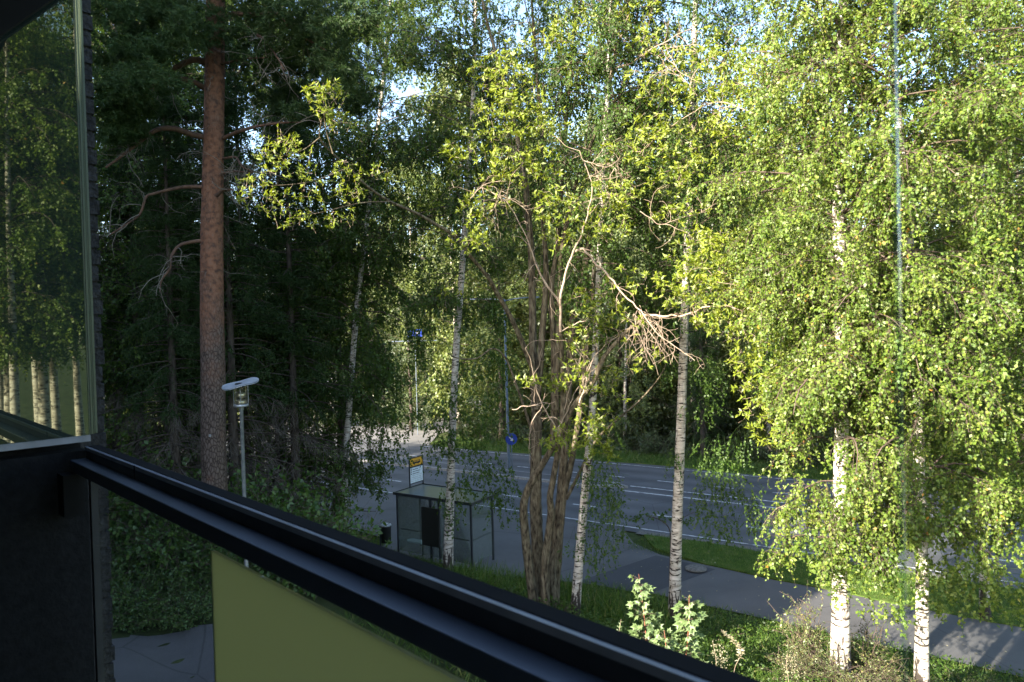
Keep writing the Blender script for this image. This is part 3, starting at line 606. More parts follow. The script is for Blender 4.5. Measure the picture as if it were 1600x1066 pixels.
# birches between the balcony and the road, partly in the house's shade
px_birch('slim birch with black-ringed trunk on the grass beside the darker asphalt patch', [(1054, 955, 19.1), (1058, 820), (1063, 690), (1067, 580), (1072, 430), (1078, 300), (1082, 180), (1085, 60), (1090, -100), (1095, -240)], 0.155, 0.05, 15,
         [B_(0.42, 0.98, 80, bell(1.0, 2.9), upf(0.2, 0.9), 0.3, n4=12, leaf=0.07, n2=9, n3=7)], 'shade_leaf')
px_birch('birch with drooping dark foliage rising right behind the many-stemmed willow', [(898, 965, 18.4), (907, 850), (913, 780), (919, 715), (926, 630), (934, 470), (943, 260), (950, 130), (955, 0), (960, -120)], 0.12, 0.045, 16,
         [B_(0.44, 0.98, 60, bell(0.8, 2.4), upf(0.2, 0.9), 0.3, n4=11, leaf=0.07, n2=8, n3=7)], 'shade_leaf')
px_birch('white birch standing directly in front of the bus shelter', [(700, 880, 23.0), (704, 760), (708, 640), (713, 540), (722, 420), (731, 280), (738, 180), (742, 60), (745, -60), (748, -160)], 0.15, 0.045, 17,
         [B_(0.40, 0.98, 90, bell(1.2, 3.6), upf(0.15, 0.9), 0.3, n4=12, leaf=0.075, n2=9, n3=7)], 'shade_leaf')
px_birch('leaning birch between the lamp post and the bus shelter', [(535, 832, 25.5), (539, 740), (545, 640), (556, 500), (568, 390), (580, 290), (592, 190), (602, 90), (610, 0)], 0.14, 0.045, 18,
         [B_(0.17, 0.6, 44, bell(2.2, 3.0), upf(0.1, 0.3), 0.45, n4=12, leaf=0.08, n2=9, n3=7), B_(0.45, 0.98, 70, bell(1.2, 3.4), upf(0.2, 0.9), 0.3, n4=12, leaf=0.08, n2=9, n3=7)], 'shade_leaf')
# low drooping sprays painted where the photograph shows them: clump = (px, py, rx, ry, depth, count)
def clump_foliage(tw, lf, clumps, rng, leaf, wr, per=9, droop=0.0, tl=0.22, depth_r=None, tint_s=0.2, upward=0.0, twr=0.003):
    for cl in clumps:
        px, py, rx, ry, d, n = cl[:6]
        c = P(px, py, d); k = d / F_PX
        nt_ = max(1, int(n / per))
        u = nrm(rng.normal(0, 1, (nt_, 3))) * rng.random((nt_, 1)) ** 0.45
        dr = depth_r or (rx + ry) * 0.5 * k
        o = c + u[:, :1] * _R * rx * k + u[:, 1:2] * _U * ry * k + u[:, 2:3] * _F * dr
        dd = nrm(u * 0.8 + rng.normal(0, 0.6, (nt_, 3)) + np.array([0, 0, upward - droop]))
        P3 = grow(o - dd * tl * 0.5, dd, tl * rng.uniform(0.6, 1.5, nt_), 4, droop, 0.15, rng)
        tw.add(*tubes(P3, np.full((nt_, 4), twr) * np.linspace(1.2, 0.5, 4)[None], 3))
        i4 = np.repeat(np.arange(nt_), per); u4 = rng.uniform(0.25, 1.0, len(i4)) ** 0.7; o4, tg = at_poly(P3, i4, u4)
        tip = nrm(tg * 0.55 + rng.normal(0, 0.62, tg.shape) + np.array([0, 0, upward * 0.3 - droop * 0.5]))
        tint = np.clip(rng.normal(0.5, tint_s, len(i4)), 0, 0.975)
        lv(lf, o4, tip, leaf * rng.uniform(0.5, 1.4, len(i4)), wr, rng, tint=tint)

# the many-stemmed willow in the middle
def stem_geo(geo, w_, r0, r1, n=50, S=12, lump=0.06, seed=0, flare=1.0, curve=1.0, ridge=0.0):
    V, Q, tp, rr = trunk_mesh(w_, r0, r1, n, S, lump, seed, flare, curve, ridge); geo.add(V, Q); return tp
rng = np.random.default_rng(21)
wb = P(846, 950, 19.5); wb[2] = gz(wb)
wil = thing('willow_tree', 'many-stemmed old willow with furrowed trunk cluster and sunlit bare branches', 'tree', wb)
g = Geo()
stems = [
 ([(848, 948, 19.6), (840, 850), (837, 760), (838, 640), (833, 560), (832, 470), (829, 380), (822, 300), (806, 200), (786, 120), (765, 50), (745, -40, 20.5)], 0.23, 0.035, 1.5),
 ([(838, 640, 19.6), (846, 540), (853, 430), (848, 330), (848, 230), (840, 130), (832, 20), (828, -60, 20)], 0.13, 0.03, 1.0),
 ([(862, 945, 19.6), (872, 840), (878, 760), (885, 660), (890, 560), (897, 490), (912, 420), (925, 350), (935, 280), (960, 190), (976, 120), (992, 50), (1003, -40, 20)], 0.20, 0.03, 1.4),
 ([(866, 690, 19.7), (866, 570), (862, 450), (872, 380), (880, 250), (885, 190), (892, 110), (898, 20), (902, -60)], 0.13, 0.025, 1.0),
 ([(868, 640, 19.5), (872, 520), (877, 400), (890, 330), (905, 270), (926, 220), (948, 168), (957, 108), (974, 45), (984, -20, 18.5)], 0.11, 0.025, 1.0),
 ([(834, 945, 19.0), (826, 880), (820, 830), (818, 795), (825, 765), (842, 735), (858, 708), (876, 680), (896, 635), (925, 600), (943, 560), (975, 522), (1008, 496, 17)], 0.17, 0.04, 1.25),
 ([(852, 946, 18.9), (852, 880), (858, 830), (861, 800), (860, 775), (867, 735), (874, 690), (880, 640), (878, 560), (876, 519), (876, 477, 17.2)], 0.15, 0.045, 1.25),
 ([(868, 944, 19.3), (862, 890), (872, 850), (880, 780), (893, 720), (905, 650), (915, 560), (925, 470), (932, 390), (950, 300), (975, 200)], 0.14, 0.03, 1.2),
 ([(838, 590, 19.4), (818, 540), (800, 500), (778, 460), (760, 430), (735, 400), (712, 370), (680, 350), (650, 333), (610, 315), (575, 292), (545, 262), (520, 240), (500, 215), (503, 185, 13.6)], 0.10, 0.012, 1.0),
 ([(520, 240, 14.05), (508, 195), (505, 145, 13.6)], 0.018, 0.006, 1.0), ([(500, 215, 13.8), (470, 236), (425, 248, 13.4)], 0.016, 0.005, 1.0), ([(545, 262, 14.5), (480, 285), (390, 292, 13.3)], 0.018, 0.005, 1.0), ([(610, 315, 15.6), (560, 318), (480, 335), (420, 322, 13.4)], 0.018, 0.005, 1.0),
 ([(836, 690, 19.4), (820, 640), (806, 600), (790, 560), (770, 545), (745, 560), (715, 560), (700, 552, 17.5)], 0.055, 0.015, 1.0),
 ([(885, 780, 19.2), (905, 740), (930, 690), (960, 660), (1000, 625), (1030, 590), (1045, 560)], 0.06, 0.015, 1.0),
]
for i, (p_, a, b, fl) in enumerate(stems):
    w_ = px_path(p_)
    if p_[0][1] > 900: w_ = to_ground(w_)
    stem_geo(g, w_, a * 0.88, b, 110, 30 if p_[0][1] > 900 else 14, 0.06 if p_[0][1] > 900 else 0.04, i + 2, fl, 0.75, 0.07 if p_[0][1] > 900 else 0.03)
# a fan of fine upright limbs
fo, fd, fL = [], [], []
for i, (p_, a, b, fl) in enumerate(stems[:5] + stems[7:8]):
    tp = spline(px_path(p_), 40)
    for q in rng.integers(16, 39, 11): fo.append(tp[q]); fd.append(nrm(tp[q] - tp[q - 2]) * 0.9 + rng.normal(0, 0.35, 3) + np.array([0, 0, 0.25])); fL.append(rng.uniform(1.4, 3.6))
Pf = grow(np.array(fo), np.array(fd), np.array(fL), 12, -0.15, 0.06, rng); g.add(*tubes(Pf, np.full((len(Pf), 12), 0.022) * np.linspace(1, 0.3, 12)[None], 6))
g.build('trunk', M['willow_bark'], wil, True)
g = Geo()
bare = [
 ([(876, 519, 17.2), (876, 477), (884, 425), (895, 395), (910, 365), (921, 324), (925, 290), (914, 256), (905, 235, 16.5)], 0.05, 0.012),
 ([(876, 477, 17.2), (845, 430), (828, 385), (812, 350), (790, 312, 16.4)], 0.04, 0.012),
 ([(895, 395, 17.1), (912, 388), (930, 410), (950, 430), (970, 455), (990, 475), (1005, 492), (1025, 520), (1060, 545), (1085, 562, 16)], 0.042, 0.010),
 ([(1005, 492, 17), (1040, 494), (1070, 492), (1100, 482), (1135, 478), (1165, 488), (1190, 500, 15)], 0.04, 0.010),
 ([(880, 690, 17.6), (868, 668), (848, 632), (835, 600), (830, 565), (822, 545, 17)], 0.025, 0.010),
 ([(848, 632, 17.4), (830, 665), (827, 702)], 0.02, 0.008), ([(800, 640, 17.2), (825, 634), (868, 628)], 0.018, 0.009),
 ([(819, 275, 19), (812, 240), (806, 215)], 0.04, 0.015),
 ([(948, 168, 18.6), (955, 105), (968, 60), (985, 20, 17.5)], 0.05, 0.018),
 ([(955, 108, 18.4), (985, 100), (1010, 80), (1050, 60), (1090, 40, 16)], 0.03, 0.010),
 ([(876, 519, 17.2), (890, 510), (920, 500), (950, 510), (985, 525)], 0.02, 0.008),
 ([(905, 630, 17.3), (918, 590), (928, 560), (945, 540), (970, 520)], 0.025, 0.010),
 ([(882, 640, 17.6), (892, 600), (905, 570), (912, 540)], 0.02, 0.008), ([(880, 690, 17.6), (872, 670), (884, 650), (900, 610), (920, 585), (932, 575)], 0.022, 0.008),
 ([(930, 260, 18), (945, 255), (963, 262), (985, 275)], 0.02, 0.008), ([(910, 250, 17), (935, 258), (960, 262)], 0.02, 0.010),
 ([(960, 262, 17), (950, 290), (955, 310)], 0.012, 0.006), ([(1095, 440, 15.6), (1120, 430), (1150, 445)], 0.015, 0.006),
 ([(760, 345, 17), (775, 320), (790, 312)], 0.014, 0.007), ([(735, 310, 16.8), (755, 295), (790, 312)], 0.012, 0.006),
 ([(1000, 330, 16.2), (1030, 350), (1060, 342), (1110, 330)], 0.014, 0.006),
 ([(1090, 150, 15.6), (1060, 110), (1040, 70)], 0.016, 0.007), ([(1185, 180, 15), (1120, 160), (1060, 190), (1000, 240, 17)], 0.02, 0.007),
]
tips = []
for i, (p_, a, b) in enumerate(bare):
    wq = spline(px_path(p_), 3 * len(p_)); jit = rng.normal(0, 0.014, wq.shape); jit[0] = 0; tp = stem_geo(g, wq + jit, a * 0.78, b * 0.75, 30, 7, 0.03, i); tips.append((tp, a, b))
# fine bare shoots off the sunlit branches
o_, d_, L_ = [], [], []
for tp, a, b in tips:
    m_ = int(len(tp) * (0.14 if tp[0][2] < 8.0 else 0.34))
    for q in rng.integers(4, len(tp), m_):
        o_.append(tp[q]); d_.append(nrm(nrm(tp[q] - tp[q - 1]) * 0.7 + rng.normal(0, 0.75, 3))); L_.append(rng.uniform(0.25, 0.95))
for q in range(24):
    o_.append(P(1005 + rng.normal(0, 14), 492 + rng.normal(0, 8), 16.9)); d_.append(nrm(_R * rng.uniform(-0.1, 0.9) - _U * rng.uniform(0.6, 1.1) + rng.normal(0, 0.25, 3))); L_.append(rng.uniform(0.8, 1.9))
Pb = grow(np.array(o_), np.array(d_), np.array(L_), 9, 0.15, 0.20, rng)
g.add(*tubes(Pb, np.full((len(Pb), 9), 0.0075) * np.linspace(1, 0.4, 9)[None], 5))
i5 = np.repeat(np.arange(len(Pb)), 2); o5, t5 = at_poly(Pb, i5, rng.uniform(0.3, 0.95, len(i5)))
P5 = grow(o5, t5 + rng.normal(0, 0.7, t5.shape), rng.uniform(0.12, 0.5, len(i5)), 6, 0.1, 0.22, rng)
g.add(*tubes(P5, np.full((len(P5), 6), 0.005) * np.linspace(1, 0.5, 6)[None], 4))
g.build('bare_branches', M['pale_twig'], wil, True)
lit = [(505, 150, 34, 22, 13.6, 190), (520, 185, 28, 20, 13.6, 150), (512, 140, 20, 12, 13.5, 70), (440, 220, 28, 18, 13.4, 120), (430, 250, 34, 22, 13.4, 170), (470, 262, 30, 20, 13.6, 90), (395, 290, 34, 24, 13.3, 130), (420, 318, 40, 20, 13.4, 130), (545, 268, 28, 16, 14, 110), (545, 302, 24, 16, 14, 90), (490, 300, 40, 24, 13.8, 120), (590, 270, 30, 14, 14.3, 60), (520, 340, 40, 20, 14, 100), (465, 345, 40, 20, 13.7, 90),
 (775, 110, 50, 22, 17, 190), (800, 90, 30, 22, 17, 90), (800, 150, 56, 36, 17, 330), (760, 195, 50, 30, 16.8, 240), (835, 195, 46, 38, 17, 280), (725, 240, 34, 16, 16.6, 130), (785, 262, 52, 30, 16.8, 270), (840, 255, 40, 26, 17, 130), (755, 330, 36, 34, 16.8, 200), (735, 378, 40, 18, 16.6, 120), (870, 325, 38, 30, 17, 210), (870, 370, 24, 16, 17, 60), (862, 70, 50, 26, 17.5, 150), (900, 110, 40, 20, 17.6, 70), (915, 45, 50, 30, 17.6, 180), (965, 20, 60, 28, 17.4, 230), (1010, 60, 40, 30, 17, 110), (1000, 225, 55, 36, 16.6, 250), (960, 310, 46, 36, 16.6, 230), (945, 355, 40, 24, 16.6, 130), (1060, 270, 50, 40, 16.3, 230), (1035, 205, 40, 30, 16.4, 130), (1040, 120, 50, 40, 16.4, 180),
 (1110, 90, 60, 40, 16, 260), (1130, 150, 80, 50, 15.8, 420), (1190, 110, 60, 50, 15.8, 300), (1210, 190, 50, 50, 15.6, 260), (1110, 210, 50, 30, 16, 160), (1060, 330, 40, 20, 16.2, 80),
 (1105, 375, 48, 26, 15.6, 200), (1150, 400, 60, 36, 15.5, 340), (1110, 440, 60, 36, 15.6, 340), (1180, 450, 60, 40, 15.4, 380), (1140, 500, 60, 30, 15.5, 260), (1215, 500, 54, 40, 15.3, 320), (1240, 560, 60, 40, 15.2, 330), (1200, 600, 56, 36, 15.3, 300), (1250, 640, 50, 40, 15.2, 260), (1195, 660, 34, 40, 15.4, 150), (1165, 560, 30, 24, 15.4, 80), (1070, 415, 30, 20, 15.8, 70),
 (930, 475, 40, 34, 17, 170), (965, 500, 40, 34, 17, 150), (905, 535, 34, 30, 17.2, 120), (900, 585, 30, 26, 17.3, 110), (945, 600, 36, 26, 17.3, 110), (930, 660, 40, 28, 17.5, 200), (905, 685, 44, 26, 17.5, 200), (940, 708, 26, 16, 17.5, 90), (862, 690, 36, 10, 17.4, 60), (835, 600, 30, 14, 17.3, 60), (870, 600, 20, 14, 17.3, 50), (700, 458, 16, 6, 16.5, 20), (1000, 440, 40, 24, 16.6, 90), (1050, 465, 30, 18, 16.3, 70), (1000, 560, 40, 20, 17, 60)]
lit = [(x, y, rx * 1.1, ry * 1.1, d, n * (2.6 if x > 1020 else 2.1 if x > 650 else 1.5)) for x, y, rx, ry, d, n in lit]
tw, lf = Geo(), Geo()
clump_foliage(tw, lf, [c for c in lit if c[0] < 650], rng, 0.088, 0.36, 9, upward=0.25)
clump_foliage(tw, lf, [c for c in lit if c[0] >= 650], rng, 0.120, 0.34, 9, upward=0.25)
dim = [(x + rng.normal(0, 25), y + rng.normal(0, 25), 60, 45, 20.5 + rng.normal(0, 0.8), 230) for x in range(600, 1060, 50) for y in range(-40, 330, 56)]
clump_foliage(tw, lf, dim, rng, 0.092, 0.34, 9, upward=0.1, depth_r=1.0)
tw.build('twigs', M['pale_twig'], wil); lf.build('crown', M['willow_leaf'], wil)
# drooping low sprays of the birches over the road, the shelter and the lamp
rng = np.random.default_rng(31)
def spray_on(root_, clumps, leaf, seed, mat='shade_leaf', per=10, droop=0.8, tl=0.6):
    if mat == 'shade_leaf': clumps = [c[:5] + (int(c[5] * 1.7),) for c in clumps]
    tw, lf = Geo(), Geo(); r = np.random.default_rng(seed)
    clump_foliage(tw, lf, clumps, r, leaf, 0.68, per, droop=droop, tl=tl, tint_s=0.25)
    for V_, Q_ in zip(tw.V, tw.Q): lf.Q.append(Q_ + lf.n); lf.V.append(V_); lf.t.append(np.zeros(len(V_)))
    lf.build('hanging_foliage', M[mat], root_)
bt = {o['label'].split()[0] + o['label'].split()[1]: o for o in C.objects if o.name.startswith('birch_tree')}
thick = [k for k in bt if k.startswith('thickest')][0]; smooth_ = [k for k in bt if k == 'sunlitwhite'][0]
r9 = np.random.default_rng(77)
def field(x0, x1, y0, y1, st, d0, d1, n, keep=lambda x, y: True):
    out = []
    for x in np.arange(x0, x1, st):
        for y in np.arange(y0, y1, st):
            xx, yy = x + r9.normal(0, st * 0.4), y + r9.normal(0, st * 0.4)
            if keep(xx, yy) and r9.random() > 0.22: out.append((xx, yy, st * r9.uniform(0.5, 1.0), st * r9.uniform(0.4, 0.8), r9.uniform(d0, d1), int(n * r9.uniform(0.5, 1.4))))
    return out
crown_a = field(1200, 1400, -40, 640, 62, 12.6, 15.2, 300, lambda x, y: x > 1215 + 0.1 * max(0, 250 - y) or r9.random() < 0.4) + [(1270, 860, 30, 24, 13.8, 150), (1300, 880, 34, 30, 13.5, 240), (1345, 880, 40, 40, 13.4, 320), (1380, 930, 34, 34, 13.4, 240), (1290, 700, 40, 30, 13.6, 110), (1350, 790, 40, 40, 13.3, 260), (1370, 850, 40, 40, 13.3, 300), (1255, 845, 20, 14, 13.9, 60), (1310, 915, 24, 24, 13.2, 130), (1375, 700, 40, 50, 13.4, 300), (1345, 740, 30, 40, 13.4, 200), (1300, 800, 24, 20, 13.6, 70)]
crown_b = field(1380, 1620, -40, 640, 62, 11.8, 14.8, 300) + field(1400, 1620, 640, 900, 60, 12.2, 14.2, 300, lambda x, y: y < 880 or x > 1480) + [(1560, 920, 40, 24, 13, 260), (1510, 900, 44, 34, 13, 330), (1600, 890, 44, 40, 12.8, 330), (1540, 940, 40, 20, 12.9, 150), (1480, 880, 40, 34, 13, 260), (1620, 940, 40, 30, 12.8, 220), (1430, 890, 40, 34, 13.1, 260), (1460, 925, 30, 20, 13, 120), (1590, 960, 24, 20, 13, 90), (1480, 940, 40, 24, 13, 150), (1400, 960, 24, 20, 13, 110)]
spray_on(bt[thick], crown_a, 0.066, 8, 'birch_leaf', 9, 0.35, 0.45); spray_on(bt[smooth_], crown_b, 0.067, 9, 'birch_leaf', 9, 0.35, 0.45)
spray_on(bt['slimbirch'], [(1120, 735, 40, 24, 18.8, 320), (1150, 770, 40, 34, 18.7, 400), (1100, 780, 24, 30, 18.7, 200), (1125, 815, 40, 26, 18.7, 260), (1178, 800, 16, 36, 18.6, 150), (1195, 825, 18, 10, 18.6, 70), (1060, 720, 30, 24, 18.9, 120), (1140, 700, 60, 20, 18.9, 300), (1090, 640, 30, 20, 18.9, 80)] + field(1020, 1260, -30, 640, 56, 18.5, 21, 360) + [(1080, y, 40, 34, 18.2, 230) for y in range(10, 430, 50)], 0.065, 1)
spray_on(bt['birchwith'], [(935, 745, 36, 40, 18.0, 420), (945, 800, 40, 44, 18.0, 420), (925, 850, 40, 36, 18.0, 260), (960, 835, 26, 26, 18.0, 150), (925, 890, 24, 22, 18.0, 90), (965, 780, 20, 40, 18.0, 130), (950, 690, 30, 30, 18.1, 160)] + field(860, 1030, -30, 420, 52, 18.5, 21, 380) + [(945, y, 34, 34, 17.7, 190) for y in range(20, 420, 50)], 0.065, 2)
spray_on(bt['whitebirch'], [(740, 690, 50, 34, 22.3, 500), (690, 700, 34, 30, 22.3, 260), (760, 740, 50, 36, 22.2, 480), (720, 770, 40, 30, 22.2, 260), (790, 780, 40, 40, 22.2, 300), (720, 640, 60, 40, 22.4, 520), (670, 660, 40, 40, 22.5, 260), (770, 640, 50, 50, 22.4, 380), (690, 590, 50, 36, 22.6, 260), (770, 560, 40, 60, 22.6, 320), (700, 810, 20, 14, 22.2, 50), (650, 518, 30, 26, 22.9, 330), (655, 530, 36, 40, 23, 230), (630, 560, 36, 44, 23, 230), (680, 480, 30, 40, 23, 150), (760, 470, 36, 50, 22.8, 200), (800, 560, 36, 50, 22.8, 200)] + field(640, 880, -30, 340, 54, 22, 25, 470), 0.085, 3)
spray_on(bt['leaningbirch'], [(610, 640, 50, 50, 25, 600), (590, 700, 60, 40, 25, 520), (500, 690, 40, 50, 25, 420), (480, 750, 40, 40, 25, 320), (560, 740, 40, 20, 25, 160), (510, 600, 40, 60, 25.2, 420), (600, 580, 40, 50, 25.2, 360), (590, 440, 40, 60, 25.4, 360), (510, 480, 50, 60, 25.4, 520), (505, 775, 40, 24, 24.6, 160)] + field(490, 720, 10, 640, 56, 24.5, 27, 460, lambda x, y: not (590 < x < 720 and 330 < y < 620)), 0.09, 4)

# the pine
wp = to_ground(px_path([(334, 710, 17.5), (333, 600), (331, 480), (331, 380), (333, 260), (335, 130), (337, 0), (338, -120), (338, -260)]))
pine = thing('pine_tree', 'tall pine with thick trunk turning from grey plates to rusty red bark', 'tree', wp[0] + np.array([0, 0, 0.15]))
V, Q, tpp, rr = trunk_mesh(wp, 0.33, 0.20, 110, 20, 0.02, 5)
np_mesh('trunk', V, Q, M['pine_bark'], pine, smooth=True)
M['pine_branch'] = noisy('pine_branch', [(0.3, (0.06, 0.038, 0.028)), (0.7, (0.15, 0.085, 0.055))], nscale=7, rough=0.85)
limbs = [([(322, 98, 17.5), (305, 93), (285, 100), (265, 112), (258, 124), (245, 130), (225, 150, 16.5)], 0.085, 0.03), ([(320, 138, 17.5), (300, 127), (275, 124), (255, 132), (235, 142), (205, 155), (180, 175, 16.3)], 0.075, 0.02),
 ([(316, 214, 17.4), (295, 208), (270, 201), (245, 203), (220, 220), (195, 240), (165, 262, 16.2)], 0.08, 0.025), ([(316, 292, 17.4), (290, 292), (262, 297), (240, 303), (228, 308), (218, 335), (195, 352), (170, 368, 16.4)], 0.05, 0.015),
 ([(346, 30, 17.4), (365, 22), (400, 23), (435, 22), (455, 45), (478, 60), (510, 80, 16.6)], 0.07, 0.02), ([(346, 48, 17.4), (380, 48), (410, 60), (430, 85), (445, 110, 16.6)], 0.05, 0.015), ([(349, 216, 17.4), (375, 205), (405, 197), (440, 192), (470, 191, 16.3)], 0.055, 0.018),
 ([(348, 248, 17.4), (368, 246), (378, 260), (395, 268, 16.6)], 0.035, 0.012), ([(346, 272, 17.4), (365, 268), (395, 270, 16.9)], 0.04, 0.015), ([(338, 306, 17.1), (350, 297), (365, 297, 16.8)], 0.05, 0.02),
 ([(320, 376, 17.4), (300, 378), (280, 384), (268, 400), (265, 420), (252, 438), (250, 456, 16.6)], 0.05, 0.018), ([(330, 60, 17.4), (318, 40), (305, 20), (290, -10, 16.8)], 0.05, 0.02), ([(345, 100, 17.4), (385, 92), (420, 90, 16.7)], 0.035, 0.012),
 ([(345, 0, 17.4), (385, -30), (420, -60)], 0.07, 0.03), ([(330, 0, 17.4), (290, -30), (240, -50)], 0.07, 0.03)]
g, tw, lf = Geo(), Geo(), Geo(); rng = np.random.default_rng(33)
dead_o, dead_d, dead_L = [], [], []
for i, (p_, a, b) in enumerate(limbs):
    tp = stem_geo(g, px_path(p_), a, b, 36, 8, 0.05, i)
    for q in rng.integers(12, 36, 9):
        dead_o.append(tp[q]); dead_d.append(nrm(tp[q] - tp[q - 2]) * 0.6 + rng.normal(0, 0.7, 3)); dead_L.append(rng.uniform(0.4, 1.2))
for k in range(60):
    q = rng.integers(45, 109); dead_o.append(tpp[q]); dead_d.append(np.array([rng.normal(), rng.normal(), -0.2])); dead_L.append(rng.uniform(0.2, 1.3))
Pd = grow(np.array(dead_o), np.array(dead_d), np.array(dead_L), 9, 0.12, 0.22, rng)
g.build('branches', M['pine_branch'], pine, True)
tw.add(*tubes(Pd, np.full((len(Pd), 9), 0.011) * np.linspace(1, 0.4, 9)[None], 5))
i5 = np.repeat(np.arange(len(Pd)), 5); o5, t5 = at_poly(Pd, i5, rng.uniform(0.2, 1, len(i5))); P5 = grow(o5, t5 + rng.normal(0, 0.8, t5.shape), rng.uniform(0.1, 0.5, len(i5)), 6, 0.1, 0.25, rng)
tw.add(*tubes(P5, np.full((len(P5), 6), 0.004) * np.linspace(1, 0.5, 6)[None], 3)); tw.build('dead_twigs', M['dead_twig'], pine)
nd = [(210, 20, 60, 40), (260, 60, 60, 40), (190, 90, 50, 40), (280, 10, 50, 30), (230, 130, 50, 30), (200, 170, 40, 24), (400, 20, 50, 40), (450, 60, 50, 40), (480, 20, 60, 40), (540, 30, 50, 50), (420, 110, 50, 30), (490, 100, 60, 40), (550, 110, 50, 40), (440, 150, 60, 24), (380, 60, 40, 40), (270, -40, 80, 40), (420, -40, 80, 40), (540, -40, 60, 40), (170, 20, 40, 60), (300, 50, 30, 40), (165, 150, 30, 40), (540, 160, 50, 26), (350, -50, 80, 50), (500, 60, 40, 30), (230, 85, 40, 30), (190, 210, 30, 20), (480, 180, 30, 14)]
for (x, y, rx, ry) in nd:
    d = 17 + rng.normal(0, 1.0); c = P(x, y, d); k = d / F_PX; nb = 150
    u = nrm(rng.normal(0, 1, (nb, 3))) * rng.random((nb, 1)) ** 0.5
    o = c + u[:, :1] * _R * rx * k + u[:, 1:2] * _U * ry * k + u[:, 2:3] * _F * 0.8
    dd = nrm(u + rng.normal(0, 0.5, (nb, 3)) + np.array([0, 0, 0.3])); Pn = grow(o, dd, np.full(nb, 0.3), 3, 0, 0.2, rng); tw2 = tubes(Pn, np.full((nb, 3), 0.005), 3)
    i4 = np.repeat(np.arange(nb), 60); o4, tg = at_poly(Pn, i4, rng.uniform(0.1, 1, len(i4))); tip = nrm(tg * 0.7 + rng.normal(0, 0.7, tg.shape))
    lv(lf, o4, tip, rng.uniform(0.09, 0.14, len(i4)), 0.11, rng, tint=np.clip(rng.normal(0.4, 0.25, len(i4)), 0, 0.93))
lf.build('crown', M['needle'], pine)
tg_ = MB(); c_ = P(328, 681, 17.5 - 0.36); tg_.box(c_, (0.025, 0.012, 0.03), np.array([_R, _F, _U])); tg_.build('tag', M['paint'], pine)

# model trees that are repeated: dark leafy tree, spruce, far birch, broad tree, bush
def model_root(name, label, cat, group): return thing(name, label, cat, (0, 0, 0), group)
def leafy_model(name, label, group, H, r0, seed, spec, leafmat, bark, lean=0.02):
    r = np.random.default_rng(seed); ks = np.linspace(0, 1, 6)
    w_ = np.stack([np.cumsum(r.normal(0, lean * H / 3, 6)) * (ks > 0), np.cumsum(r.normal(0, lean * H / 3, 6)) * (ks > 0), ks * H - 0.15], -1)
    V, Q, tp, rr = trunk_mesh(w_, r0, r0 * 0.2, 40, 9, 0.03, seed)
    root_ = model_root(name, label, 'tree', group)
    np_mesh('trunk', V, Q, M[bark], root_, smooth=True); br, tw, lf = Geo(), Geo(), Geo()
    for s_ in spec: crown(br, tw, lf, tp, rng=r, **s_)
    b2 = Geo(); b2.V = br.V + tw.V; b2.Q = br.Q + [q + br.n for q in tw.Q]; b2.n = 1; b2.build('branches', M['dark_bark'], root_)
    lf.build('crown', M[leafmat], root_); return root_
def spruce_model(name, label, group, H, R, seed, dead_to, needles=True):
    r = np.random.default_rng(seed); w_ = np.stack([np.zeros(6), np.zeros(6), np.linspace(-0.15, H, 6)], -1)
    V, Q, tp, rr = trunk_mesh(w_, 0.011 * H, 0.02, 50, 9, 0.02, seed); root_ = model_root(name, label, 'tree', group)
    gt = Geo(); gt.add(V, Q)
    nb = int(H * 13); t = np.sort(r.uniform(0.10, 0.985, nb)); o = at_poly(tp[None], np.zeros(nb, int), t)[0]; az = np.arange(nb) * 2.4 + r.normal(0, 0.5, nb)
    L = R * (1 - t) ** 0.75 * r.uniform(0.7, 1.15, nb) + 0.15; d = np.stack([np.cos(az), np.sin(az), 0.05 + 0.5 * (t - 0.4)], -1)
    P1 = grow(o, d, L, 8, 0.35, 0.05, r); P1[:, :, 2] += 0.22 * L[:, None] * np.linspace(0, 1, 8)[None] ** 3
    alive = t > dead_to
    gb = gt; gb.add(*tubes(P1, (0.012 + 0.008 * L)[:, None] * np.linspace(1, 0.25, 8)[None], 4))
    i2 = np.repeat(np.arange(nb), 14); u = r.uniform(0.12, 1, len(i2)); o2, tg = at_poly(P1, i2, u)
    d2 = nrm(tg * 0.5 + r.normal(0, 0.5, tg.shape) * np.array([1, 1, 0.25]) + np.array([0, 0, -0.45])); L2 = (0.25 + 0.22 * L[i2] * (1.1 - u)) * r.uniform(0.6, 1.3, len(i2))
    P2 = grow(o2, d2, L2, 5, 0.5, 0.12, r)
    i3 = np.repeat(np.arange(len(i2)), 3); o3, tg3 = at_poly(P2, i3, r.uniform(0.2, 1, len(i3))); P3 = grow(o3, tg3 + r.normal(0, 0.6, tg3.shape), r.uniform(0.1, 0.35, len(i3)), 4, 0.3, 0.2, r)
    de2 = ~alive[i2] & (r.random(len(i2)) < 0.8); de3 = ~alive[i2[i3]] & (r.random(len(i3)) < 0.7)
    gd = Geo(); gd.add(*tubes(P2[de2], np.full((de2.sum(), 5), 0.005), 3)); gd.add(*tubes(P3[de3], np.full((de3.sum(), 4), 0.0035), 3))
    gb.build('trunk', M['dark_bark'], root_, True); gd.build('dead_twigs', M['dead_twig'], root_)
    lf = Geo()
    for PP, al, n_ in ((P2, alive[i2], 16), (P3, alive[i2[i3]], 9)):
        k = np.where(al)[0]; i4 = np.repeat(k, n_); o4, tg4 = at_poly(PP, i4, r.uniform(0.0, 1, len(i4))); tip = nrm(tg4 * 0.8 + r.normal(0, 0.55, tg4.shape))
        lv(lf, o4, tip, r.uniform(0.05, 0.10, len(i4)), 0.28, r, tint=np.clip(r.normal(0.4, 0.22, len(i4)), 0, 0.93))
    lf.build('crown', M['needle'], root_); return root_
